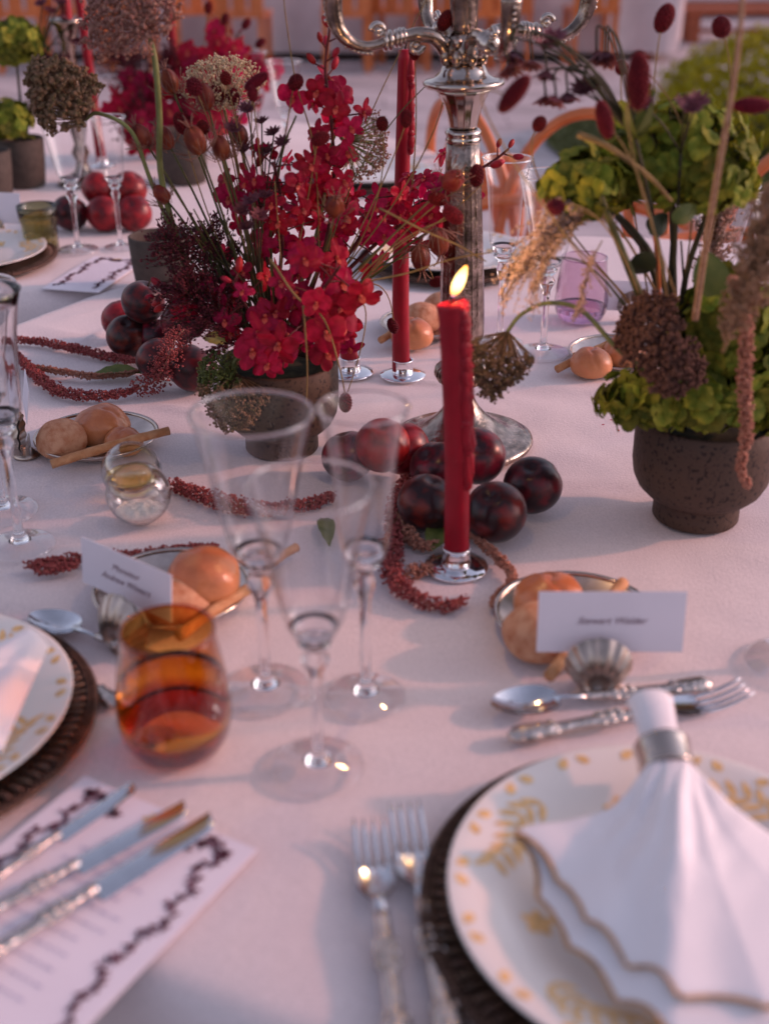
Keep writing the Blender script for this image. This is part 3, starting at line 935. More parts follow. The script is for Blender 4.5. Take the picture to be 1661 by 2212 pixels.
# ------------------------------------------------------------------ menus and place cards
def vine(k, pts, z, W):
    """a printed floral border along a polyline"""
    sp = spline([Vector((p[0], p[1], z)) for p in pts], 10)
    for i in range(0, len(sp) - 1):
        d = (sp[i + 1] - sp[i])
        n = Vector((-d.y, d.x, 0)).normalized()
        o = n * (W * 0.6 * math.sin(i * 0.55) + W * .3 * math.sin(i * 1.7))
        d1 = sp[i] + o
        W0, W = W, W * .55
        k.add([d1 + n * W * .22, d1 - n * W * .22, sp[i + 1] + n * (W * 0.6 * math.sin((i + 1) * .55)) - n * W * .22, sp[i + 1] + n * (W * 0.6 * math.sin((i + 1) * .55)) + n * W * .22], [(0, 1, 2, 3)])
        W = W0
        for rep_ in range(2 if i % 3 else 4):
            an = rnd.uniform(0, TAU)
            leaf_poly(k, d1 + Vector((0, 0, .0001)), (math.cos(an), math.sin(an)), W * rnd.uniform(.55, 1.25), W * rnd.uniform(.14, .26), lambda r, z=z: z, 3)
def text(s, parent, size, mtx, m, shear=0.35):
    cu = bpy.data.curves.new('lettering', 'FONT')
    cu.body, cu.size, cu.shear = s, size, shear
    cu.align_x, cu.align_y = 'CENTER', 'CENTER'
    cu.extrude = 0.0
    cu.materials.append(m)
    tmp = bpy.data.objects.new('lettering', cu)
    C.objects.link(tmp)
    bpy.context.view_layer.update()
    me = bpy.data.meshes.new_from_object(tmp.evaluated_get(bpy.context.evaluated_depsgraph_get()))
    bpy.data.objects.remove(tmp)
    return tag(link('lettering', me, parent, mtx), kind='stuff')
def menu(label, tl, tr, ln, lines=True):
    p, q = tab(*tl, T + 0.001), tab(*tr, T + 0.001)
    d = q - p
    wd = d.length
    t = thing('menu_card', label, 'menu', p, math.atan2(d.y, d.x), 'menu cards with a plum floral border')
    MB().box((0, -ln, 0.0), (wd, 0, 0.0012)).build('paper', M['card'], t, False)
    k = MB()
    z = 0.0016
    for x0 in (0.016, wd - 0.016):
        s = 1 if x0 < wd / 2 else -1
        vine(k, [(x0 + s * 0.004 * math.sin(i * 1.9), -0.012 - i * (ln - .03) / 9) for i in range(10)], z, 0.0055)
        vine(k, [(x0, -0.014), (x0 + s * 0.014, -0.010), (x0 + s * 0.026, -0.017), (x0 + s * 0.030, -0.024)], z, 0.0052)
    tag(k.build('floral_border', M['ink'], t, False), kind='stuff')
    k = MB()
    fz = lambda r: z - .0002
    for j in range(5):
        an = R(90 + (j - 2) * 38)
        leaf_poly(k, Vector((wd / 2, -0.016, 0)), (math.cos(an), math.sin(an)), 0.011, 0.0030, fz)
    k.build('gold_emblem', M['gold'], t, False)
    k = MB()
    for j in range(11):
        yy = -0.045 - j * 0.0125
        if yy < -ln + .02: break
        L = rnd.uniform(.018, .036)
        x = wd / 2 - L
        while x < wd / 2 + L:
            w2 = rnd.uniform(.003, .008)
            k.add([(x, yy, z), (x + w2, yy, z), (x + w2, yy + .0014, z), (x, yy + .0014, z)], [(0, 1, 2, 3)])
            x += w2 + .002
    tag(k.build('menu_lines', M['ink_blue'], t, False), kind='stuff')
menu('white menu card with plum floral borders under the knives, near left corner', (185, 1678), (556, 1838), 0.27)
menu('small white menu card at the edge of the back left table', (205, 555), (318, 562), 0.20)
def shell_holder(label, base, rz, s=1.0):
    t = thing('card_holder', label, 'card holder', base, rz, 'pleated pewter card holders')
    t.scale = (s,) * 3
    k = MB()
    def f(i, j):
        a = R(-88) + R(176) * i
        q = j
        rr = 0.0500 * q * max(0.12, math.cos(a)) ** 0.62
        pl = 0.0008 * math.cos(a * 22) * q
        x, z = rr * math.sin(a), 0.004 + rr * math.cos(a) * 0.94
        return Vector((x, -0.017 * math.sin(PI * min(1, 0.10 + q * .80)) + 0.003 + pl, z))
    k.grid(f, 104, 14)
    k.grid(lambda i, j: f(1 - i, j) + Vector((0, 0.0022, 0)), 104, 14)
    k.build('pleated_shell', M['shell'], t)
    MB().lathe([(1e-5, 0), (0.015, 0), (0.016, 0.002), (0.011, 0.005), (0.006, 0.010), (1e-5, 0.011)], 28, (0, 0.001, 0)).build('foot', M['shell'], t)
    MB().box((-0.012, 0.0040, 0.004), (0.012, 0.0056, 0.022)).build('clip', M['shell'], t, False)
    return t
def place_card(label, bl, br, tl, hold, words, sz, name='place_card', tilt=0.18):
    """bl, br: world points of the lower edge; height hold"""
    d = br - bl
    wd = d.length
    t = thing('place_card', label, 'place card', bl, math.atan2(d.y, d.x), 'white place cards')
    mt = Matrix.Rotation(-tilt, 4, 'X')
    MB().box((0, -0.0004, 0), (wd, 0.0004, hold), mt).build('paper', M['card'], t, False)
    yy = hold * 0.52 + sz * 0.6 * (len(words) - 1)
    for s in words:
        text(s, t, sz, mt @ Matrix.Translation((wd * 0.5, -0.0007, yy)) @ Matrix.Rotation(PI / 2, 4, 'X'), M['ink'], 0.45)
        yy -= sz * 1.25
    return t
# right hand card: corners (1158,1410) (1475,1395), top edge 1290..1275
hb = tab(1292, 1503); hb.y += 0.012
shell_holder('pleated pewter shell holding the right place card above the spoon', hb, R(-3), 0.92)
zz = 0.029
Yc = hb.y + 0.010
bl_ = aty(1158, 1408, Yc); br_ = aty(1474, 1397, Yc); tl_ = aty(1160, 1290, Yc)
br_.z = bl_.z
place_card('white place card upright in its shell in front of the right bread plate', bl_, br_, tl_, (tl_.z - bl_.z) * 1.02, ['Stewart Walder'], 0.0085, tilt=0.15)
# left card: corners (162,1148) (355,1243) (372,1343) (180,1255)
hb = tab(276, 1398)
shell_holder('pleated pewter shell holding the slanted place card behind the amber tumbler', hb, R(-38), 1.0)
cl_, cr_ = tab(180, 1256, T + 0.026), tab(372, 1345, T + 0.026)
place_card('white place card turned sideways beside the buns on the left', cl_, cr_, None, 0.044, ['Monsieur', 'Andrew Winters'], 0.0088, tilt=0.10)
# far left card
hb = tab(52, 992); hb.y += 0.01
shell_holder('pleated pewter shell behind the flute at the left edge', hb, R(-80), 1.0)
d = Vector((math.cos(R(-72)), math.sin(R(-72)), 0))
pc = aty(54, 885, hb.y + 0.01)
place_card('white place card seen almost edge-on at the left behind the flute', pc - d * 0.03, pc + d * 0.045, None, 0.038, [], 0.006)
# far side card, lying flat-ish
hb = tab(1362, 690)
d = Vector((1, -0.12, 0)).normalized()
pc = aty(1368, 672, hb.y)
place_card('lilac-white place card behind the purple tumbler', pc - d * 0.045, pc + d * 0.05, None, 0.044, [], 0.006, tilt=0.35)
shell_holder('pleated pewter shell behind the purple tumbler, holding the far card', Vector((pc.x, pc.y - .006, T)), R(180), 0.9)
hb = tab(-12, 520)
pc = aty(5, 480, hb.y)
place_card('white place card standing on the back table at the left edge', pc - Vector((.06, 0, 0)), pc + Vector((.04, -.015, 0)), None, 0.055, [], 0.006)
shell_holder('pleated pewter shell on the back table at the left edge', hb + Vector((0, -.012, 0)), 0, 0.95)

# ------------------------------------------------------------------ bread
def bread_plate(label, c):
    t = thing('bread_plate', label, 'side plate', c, 0, 'pewter bread plates')
    MB().lathe([(1e-5, 0.0), (0.048, 0.0), (0.056, 0.003), (0.0685, 0.0105), (0.0705, 0.0120), (0.0708, 0.0135), (0.0695, 0.0138), (0.0665, 0.0120), (0.055, 0.0055), (0.047, 0.0030), (1e-5, 0.0030)], 72).build('dish', M['pewter'], t)
    MB().lathe([(0.066, 0.0122), (0.0695, 0.0146), (0.0712, 0.0140), (0.0712, 0.0128), (0.070, 0.0118)], 72, close=True).build('rolled_rim', M['silver'], t)
bun_meshes = []
for s in range(4):
    sc = s
    fn = lambda q, sc=sc: 1 + 0.07 * nz(q + Vector((sc * 5, 0, 0)), 1.6)  - (0.085 * math.exp(-((q.x + .25 * nz(q, 2)) / .10) ** 2) * max(0, q.z) ** .5 if sc in (0, 2) else 0)
    k = MB().ball((0, 0, 0), (1, 1, 0.80), 56, 34, fn)
    k.v = [(x, yy, max(z, -0.52)) for x, yy, z in k.v]
    bun_meshes.append(k)
BM = [bun_meshes[0].mesh('bun', M['bun']), bun_meshes[1].mesh('bun', M['pale_bun']), bun_meshes[2].mesh('bun', M['bun']), bun_meshes[3].mesh('bun', M['bun'])]
def bun(label, uv, r, kind=0, lift=0.004, rz=0.0):
    """uv is the visual centre"""
    h = T + lift + 0.52 * r
    p = tab(*uv, h)
    o = link('bread_bun', BM[kind])
    o.location, o.rotation_euler, o.scale = p, (0, 0, rz), (r, r, r)
    tag(o, label, 'bread bun', 'bread buns on the side plates')
def stick(label, a, b_, za, zb, r=0.0056):
    p, q = tab(*a, T + za), tab(*b_, T + zb)
    k = MB()
    n = 16
    pts = [(q - p) * (i / n) + Vector((0.0012 * nz((i * .4, 1, 0)), 0.0012 * nz((i * .4, 5, 0)), 0.0015 * math.sin(PI * i / n))) for i in range(n + 1)]
    k.tube(pts, [r * (0.92 + 0.14 * nz((i * .9, 3, p.x * 9))) for i in range(n + 1)], 12)
    o = k.build('breadstick', M['stick'])
    o.location = p
    tag(o, label, 'breadstick', 'breadsticks on the side plates')
bread_plate('pewter bread plate behind the right place card', tab(1240, 1350))
bun('round crusty bun at the back of the right bread plate', (1188, 1300), 0.032, 0, rz=.4)
bun('pale floury bun at the front of the right bread plate', (1165, 1366), 0.031, 1)
stick('breadstick poking out behind the right place card', (1185, 1462), (1345, 1258), 0.012, 0.030)
bread_plate('pewter bread plate under two buns at centre left', tab(375, 1292))
bun('large glossy golden bun left of the front wine glass', (441, 1246), 0.0325, 3, 0.016, rz=.8)
bun('pale speckled bun beside the slanted place card', (384, 1300), 0.0300, 1)
stick('breadstick leaning on the rim of the centre left bread plate', (385, 1375), (536, 1272), 0.016, 0.020)
stick('breadstick end showing through the left wine glass', (560, 1238), (640, 1182), 0.006, 0.010, 0.0048)
bread_plate('pewter bread plate with a long breadstick at the left', tab(212, 960))
bun('pale floury bun on the left bread plate', (134, 950), 0.0290, 1)
bun('golden crusty bun with a split top on the left bread plate', (222, 920), 0.0315, 0, rz=1.2)
bun('torn dark bun behind the long breadstick', (268, 955), 0.022, 2)
stick('long breadstick laid across the left bread plate', (112, 1003), (366, 930), 0.016, 0.030)
bread_plate('pewter bread plate between the back candle and the candelabrum', tab(925, 712))
bun('golden bun on the plate behind the tall red candle', (890, 722), 0.0300, 2)
bun('pale bun on the plate left of the candelabrum column', (912, 688), 0.0290, 1, rz=2)
bun('pale bun at the very back beside the candelabrum column', (955, 664), 0.0285, 1, rz=3)
stick('breadstick end on the plate left of the tall red candle', (822, 735), (905, 690), 0.014, 0.018)
bread_plate('pewter bread plate beside the right green arrangement', tab(1338, 778))
bun('golden bun on the bread plate beside the right pot', (1277, 785), 0.0275, 2)
bun('speckled bun behind the golden one beside the right pot', (1345, 765), 0.0300, 0, rz=2.2)
stick('breadstick leaning over the plate beside the right pot', (1202, 798), (1370, 718), 0.010, 0.040)
stick('second breadstick on the plate beside the right pot', (1240, 770), (1362, 742), 0.018, 0.026)

# ------------------------------------------------------------------ glasses
def wine_glass(label, base, s=1.0):
    t = thing('wine_glass', label, 'wine glass', base, rnd.uniform(0, 6), 'flared crystal wine glasses')
    t.scale = (s,) * 3
    MB().lathe([(0.0345, 0.0024), (0.02, 0.0042), (0.0085, 0.0074)], 64, caps=False).build('foot', M['thin'], t)
    MB().tube([Vector((0.0346 * math.cos(a), 0.0346 * math.sin(a), 0.0014)) for a in [TAU * i / 64 for i in range(65)]], 0.0012, 8, cap=False).build('foot_rim', M['glass'], t)
    MB().lathe([(1e-5, 0.0066), (0.0115, 0.0068), (0.0080, 0.0086), (0.0046, 0.016), (0.0040, 0.04), (0.0042, 0.075), (0.0056, 0.088), (0.0100, 0.0965), (0.0105, 0.1010), (0.0072, 0.1055), (0.0070, 0.1085), (0.0120, 0.1130), (0.0125, 0.1160), (0.0090, 0.1180), (1e-5, 0.1185)], 44).build('stem', M['glass'], t)
    MB().lathe([(1e-5, 0.1187), (0.010, 0.1190), (0.0165, 0.1225), (0.0212, 0.132), (0.0252, 0.148), (0.0292, 0.170), (0.0340, 0.195), (0.0395, 0.220), (0.0440, 0.2395)], 72, caps=False).build('bowl', M['thin'], t)
    MB().tube([Vector((0.0440 * math.cos(a), 0.0440 * math.sin(a), 0.2397)) for a in [TAU * i / 56 for i in range(57)]], 0.0013, 8, cap=False).build('rim', M['glass'], t)
    MB().lathe([(1e-5, 0.1188), (0.0088, 0.1192), (0.0142, 0.1225), (0.0178, 0.1285), (0.0165, 0.1270), (0.010, 0.1225), (1e-5, 0.1218)], 40).build('thick_base', M['glass'], t)
    return t
def flute(label, base, s=1.0, twist=False):
    t = thing('champagne_flute', label, 'champagne flute', base, rnd.uniform(0, 6), 'fluted crystal champagne glasses')
    t.scale = (s,) * 3
    mod = (lambda a, z, r: r * (1 + (0.05 if z > .11 else 0) * abs(math.cos(5 * a + 26 * z)) * min(1, max(0, (0.236 - z) / 0.10)))) if twist else (lambda a, z, r: r * (1 + 0.022 * abs(math.cos(8 * a)) * (0.1 < z < 0.17)))
    MB().lathe([(0.031, 0.0023), (0.017, 0.0042), (0.0080, 0.0076)], 64, caps=False).build('foot', M['thin'], t)
    MB().tube([Vector((0.0311 * math.cos(a), 0.0311 * math.sin(a), 0.0014)) for a in [TAU * i / 64 for i in range(65)]], 0.0012, 8, cap=False).build('foot_rim', M['glass'], t)
    MB().lathe([(1e-5, 0.0068), (0.0105, 0.0070), (0.0075, 0.0088), (0.0044, 0.017), (0.0038, 0.045), (0.0042, 0.088), (0.0072, 0.100), (0.0084, 0.1055), (0.0062, 0.111), (0.0070, 0.1165), (0.0128, 0.122), (0.0110, 0.1245), (1e-5, 0.125)], 40).build('stem', M['glass'], t)
    prf = [(0.010, 0.1255), (0.0150, 0.1285), (0.0180, 0.138), (0.0200, 0.155), (0.0215, 0.180), (0.0240, 0.210), (0.0285, 0.235), (0.0322, 0.2480)]
    if twist:
        MB().shell(prf, 0.0015, 96, mod=mod).build('bowl', M['glass'], t)
    else:
        MB().lathe([(1e-5, 0.1252)] + prf, 80, mod=mod, caps=False).build('bowl', M['thin'], t)
    MB().tube([Vector((0.0322 * math.cos(a), 0.0322 * math.sin(a), 0.2481)) for a in [TAU * i / 48 for i in range(49)]], 0.0010, 8, cap=False).build('rim', M['glass'], t)
    MB().lathe([(1e-5, 0.1255), (0.0095, 0.1258), (0.0135, 0.1295), (0.0155, 0.1365), (0.0140, 0.1345), (0.0085, 0.1290), (1e-5, 0.1280)], 40).build('thick_base', M['glass'], t)
    return t
wine_glass('crystal wine glass whose bowl stands before the dark footed pot', tab(575, 1490))
flute('tall crystal champagne flute in front of the red plums', tab(790, 1505))
wine_glass('nearest crystal wine glass, its foot alone on bare cloth', tab(688, 1655), 0.95)
flute('twisted crystal flute at the left edge by the left bread plate', tab(46, 1180), 1.04, True)
wine_glass('crystal wine glass mostly outside the left edge', tab(8, 1105))
flute('crystal flute standing right of the candelabrum column on the far side', tab(1078, 742), 1.04)
wine_glass('crystal wine glass behind the drooping pink grass', tab(1172, 762), 1.02)
wine_glass('crystal wine glass on the back table left of the red plums', tab(170, 540), 1.0)
flute('crystal flute on the back table in front of the red plums', tab(262, 535), 0.92)
wine_glass('crystal wine glass at the far side behind the pale grass plume', tab(1522, 770), 0.98)
wine_glass('crystal wine glass at the right edge behind the tan plume', tab(1640, 800), 0.95)
wine_glass('crystal wine glass on the back table behind the brown umbel', tab(440, 330), 0.95)
wine_glass('crystal wine glass on the back table beside the cream umbel', tab(620, 350), 0.95)
flute('crystal flute on the back table behind the astrantia', tab(560, 330), 0.95)
p = tab(1700, 1432)
wine_glass('crystal wine glass cut off by the right edge above the dessert fork', p)

def tumbler(label, base, prof, th, m, name='tumbler', mod=None, cat='tumbler'):
    t = thing(name, label, cat, base)
    if th > 0:
        MB().shell(prof, th, 56, mod=mod).build('body', m, t)
    else:
        MB().lathe(prof[1:], 64, mod=mod, caps=False).build('wall', m, t)
    return t
t = tumbler('amber glass tumbler of water in front of the left place card', tab(385, 1610), [(0.026, 0.0), (0.0335, 0.004), (0.0395, 0.014), (0.0425, 0.030), (0.0420, 0.045), (0.0390, 0.068), (0.0350, 0.092), (0.0335, 0.1025)], 0, M['amber'])
MB().lathe([(1e-5, 0.0), (0.026, 0.0), (0.0330, 0.0042), (0.0390, 0.0142), (0.0402, 0.0190), (0.030, 0.0165), (1e-5, 0.0155)], 56).build('thick_base', M['red_glass'], t)
MB().tube([Vector((0.0335 * math.cos(a), 0.0335 * math.sin(a), 0.1026)) for a in [TAU * i / 56 for i in range(57)]], 0.0012, 8, cap=False).build('rim', M['amber'], t)
MB().lathe([(1e-5, 0.0175), (0.030, 0.0190), (0.0385, 0.0225), (0.0408, 0.030), (0.0405, 0.045), (0.0386, 0.060), (1e-5, 0.060)], 48).build('water', M['amber_water'], t)
t = tumbler('purple glass tumbler on the far side under the pink grass', tab(1252, 690), [(0.026, 0.0), (0.033, 0.004), (0.0385, 0.016), (0.0400, 0.032), (0.0385, 0.050), (0.0350, 0.075), (0.0330, 0.095)], 0, M['purple'])
MB().lathe([(1e-5, 0.0), (0.026, 0.0), (0.0326, 0.0042), (0.0380, 0.0162), (0.0385, 0.022), (0.028, 0.014), (1e-5, 0.012)], 56).build('thick_base', M['purple_base'], t)
MB().tube([Vector((0.0330 * math.cos(a), 0.0330 * math.sin(a), 0.0951)) for a in [TAU * i / 56 for i in range(57)]], 0.0012, 8, cap=False).build('rim', M['purple'], t)
kk = lambda a, z, r: r * (1 - 0.05 * (abs(math.sin(6 * a + z * 120)) ** 3 + abs(math.sin(6 * a - z * 120)) ** 3) * (0.008 < z < 0.055))
tumbler('green cut-glass tumbler on the back left table', tab(92, 538), [(0.027, 0.0), (0.030, 0.002), (0.0305, 0.012), (0.0315, 0.022), (0.032, 0.034), (0.033, 0.046), (0.034, 0.056), (0.036, 0.078)], 0.003, M['green_glass'], mod=kk)
# salt and oil globes
def globe(label, uv, r, fill, name, tiltd):
    t = thing(name, label, 'cruet', tab(*uv), 0, 'round glass cruets')
    prof = [(r * math.sin(a), r - r * math.cos(a)) for a in [R(18) + (R(138) - R(18)) * i / 16 for i in range(17)]]
    prof[0] = (prof[0][0], 0.0)
    rot = Matrix.Translation((0, 0, r)) @ Matrix.Rotation(R(24), 4, Vector(tiltd)) @ Matrix.Translation((0, 0, -r))
    k = MB().shell(prof, 0.0013, 44)
    k.v = [tuple(rot @ Vector(q)) if q[2] > 0.004 else q for q in k.v]
    k.build('globe', M['thin'], t)
    n = r - 0.0022
    if fill == 'oil':
        pr = [(1e-5, r - n * math.cos(R(8)))] + [(n * math.sin(a), r - n * math.cos(a)) for a in [R(20) + R(62) * i / 10 for i in range(11)]] + [(1e-5, r - n * math.cos(R(82)))]
        MB().lathe(pr, 40).build('oil', M['oil'], t)
    else:
        def sf(i, j):
            a, q = TAU * i, j
            x, yy = n * .8 * q * math.cos(a), n * .8 * q * math.sin(a)
            return Vector((x, yy, 0.45 * r + 0.004 * nz((x * 160, yy * 160, 0)) + .003 * (1 - q)))
        k = MB().grid(sf, 36, 10)
        k.grid(lambda i, j: Vector((n * math.sin(R(10) + R(44) * j) * math.cos(TAU * i), n * math.sin(R(10) + R(44) * j) * math.sin(TAU * i), r - n * math.cos(R(10) + R(44) * j))), 36, 8)
        k.build('salt', M['salt'], t)
globe('round glass cruet half full of golden olive oil', (291, 1075), 0.0315, 'oil', 'oil_cruet', (0.3, 1, 0))
globe('round glass cruet of white salt in front of the oil', (306, 1128), 0.0325, 'salt', 'salt_cellar', (1, -0.4, 0))

# ================================================================== CANDLES AND CANDELABRUM
def candle_stick(label, hl, base, h, r0, r1, lean=(0, 0), drips=0, lit=False, holder=True, seed=0):
    rr = random.Random(seed + 3)
    if holder:
        t = thing('candle_holder', hl, 'candle holder', base, 0, 'round chrome candle holders')
        MB().lathe([(1e-5, 0.0), (0.030, 0.0), (0.0306, 0.0012), (0.0300, 0.0024), (0.022, 0.0036), (0.0150, 0.0050), (1e-5, 0.0050)], 64).build('drip_dish', M['chrome'], t)
        MB().lathe([(0.0110, 0.0050), (0.0140, 0.0052), (0.0142, 0.007), (0.0132, 0.0078), (0.0132, 0.0205), (0.0139, 0.0215), (0.0136, 0.0228), (0.0122, 0.0228), (0.0118, 0.0200), (0.0110, 0.008)], 56, close=True).build('cup', M['chrome'], t)
    z0 = 0.0075 if holder else 0.0
    c = thing('taper_candle', label, 'candle', (base.x, base.y, base.z + z0), 0, 'red taper candles')
    H = h - z0
    k = MB()
    n = 40
    def axis(q):
        return Vector((lean[0] * q * H + 0.003 * math.sin(q * 3 + seed), lean[1] * q * H + 0.001 * math.sin(q * 5), q * H))
    n_a = 40
    vs, fs = [], []
    for j in range(n + 1):
        q = j / n
        ax = axis(q)
        for i in range(n_a):
            a = TAU * i / n_a
            r = (r0 + (r1 - r0) * q) * (1 + 0.010 * nz((math.cos(a) * 2, math.sin(a) * 2, q * 14 + seed)))
            z = 0.0
            if lit and q > .93:
                r *= 1 + 0.10 * (q - .93) / .07
                z = 0.004 * math.sin(a + 2.2) * (q - .93) / .07 + 0.0015 * nz((math.cos(a) * 2, math.sin(a) * 2, 5))
            vs.append(ax + Vector((r * math.cos(a), r * math.sin(a), z)))
    for j in range(n):
        for i in range(n_a):
            i2 = (i + 1) % n_a
            fs.append((j * n_a + i, j * n_a + i2, (j + 1) * n_a + i2, (j + 1) * n_a + i))
    k.add(vs, fs)
    top = axis(1.0)
    # melted hollow
    ring0 = [n * n_a + i for i in range(n_a)]
    vs2 = []
    for s_, dz in ((0.82, -0.0002 if lit else .0008), (0.5, -0.0045 if lit else .0012), (0.12, -0.006 if lit else .0014)):
        for i in range(n_a):
            v = Vector(vs[n * n_a + i]) - top
            vs2.append(top + Vector((v.x * s_, v.y * s_, v.z * s_ + dz)))
    o = len(k.v)
    k.v += [tuple(q) for q in vs2]
    for lev in range(3):
        for i in range(n_a):
            i2 = (i + 1) % n_a
            a0 = ring0[i] if lev == 0 else o + (lev - 1) * n_a + i
            a1 = ring0[i2] if lev == 0 else o + (lev - 1) * n_a + i2
            k.f.append((a0, a1, o + lev * n_a + i2, o + lev * n_a + i))
            k.m.append(0)
    k.f.append(tuple(o + 2 * n_a + i for i in range(n_a)))
    k.m.append(0)
    k.build('wax', M['wax'], c)
    if drips:
        k = MB()
        for _ in range(drips):
            a = rr.uniform(-0.75, 0.40)
            q1 = 1.0 - rr.random() ** 2 * 0.16
            L = rr.uniform(0.012, 0.06) * (2.6 if rr.random() < .3 else 1)
            pts, rad = [], []
            m_ = 10
            for i in range(m_ + 1):
                q = q1 - L / H * i / m_
                r = (r0 + (r1 - r0) * q) * 1.0
                aa = a + 0.12 * math.sin(i * .6 + a * 9)
                pts.append(axis(q) + Vector((r * math.cos(aa), r * math.sin(aa), 0)))
                rad.append(0.0038 + 0.0014 * math.sin(i * 1.7 + a * 5) + (0.0014 if i == m_ - 1 else 0))
            k.tube(pts, rad, 8)
            k.ball(pts[-1], (0.0050, 0.0050, 0.0062), 10, 8)
            if rr.random() < .6:
                k.ball(pts[rr.randint(1, m_ - 2)], (rr.uniform(.0042, .0058),) * 3, 10, 8)
        k.build('wax_drips', M['wax'], c)
    k = MB().tube([top + Vector((0, 0, -0.006)), top + Vector((0.0004, 0, 0.003)), top + Vector((0.002, 0, 0.008))], 0.0008, 6)
    k.build('wick', M['wick'], c)
    if lit:
        f0 = top + Vector((0.0012, 0, 0.0045))
        pl = bpy.data.lights.new('flame_light', 'POINT')
        pl.energy, pl.color, pl.shadow_soft_size = 0.55, (1.0, 0.55, 0.22), 0.006
        po = bpy.data.objects.new('flame_light', pl)
        C.objects.link(po)
        po.parent = c
        po.location = f0 + Vector((0.006, -0.004, 0.032))
        d = Vector((0.42, 0.0, 1)).normalized()
        prof = [(0.0004, 0), (0.0022, 0.0025), (0.0037, 0.0065), (0.0042, 0.0105), (0.0038, 0.0155), (0.0027, 0.0200), (0.0012, 0.0236), (0.0002, 0.0250)]
        MB().lathe(prof, 24, mtx=frame(d) @ Matrix.Scale(1.18, 4)).build('flame', M['flame'], c).location = f0
    return c
B1 = tab(985, 1226)
tp = aty(971, 652, B1.y)
H1 = tp.z - T
candle_stick('lit red taper candle with wax drips in front of the candelabrum', 'chrome holder of the lit red candle in the middle of the table', B1, H1, 0.0118, 0.0112, ((tp.x - B1.x) / H1, 0), 24, True)
B2 = tab(870, 811)
tp = aty(871, 108, B2.y)
H2 = tp.z - T
candle_stick('tall unlit red taper candle left of the candelabrum column', 'chrome holder of the tall unlit red candle', B2, H2, 0.0118, 0.0080, ((tp.x - B2.x) / H2, 0), 5, False, True, 4)
B3 = tab(757, 806)
candle_stick('red taper candle half hidden behind the red orchids', 'chrome holder of the candle hidden behind the orchids', B3, 0.20, 0.0118, 0.0105, (-0.12, 0.02), 0, False, True, 9)

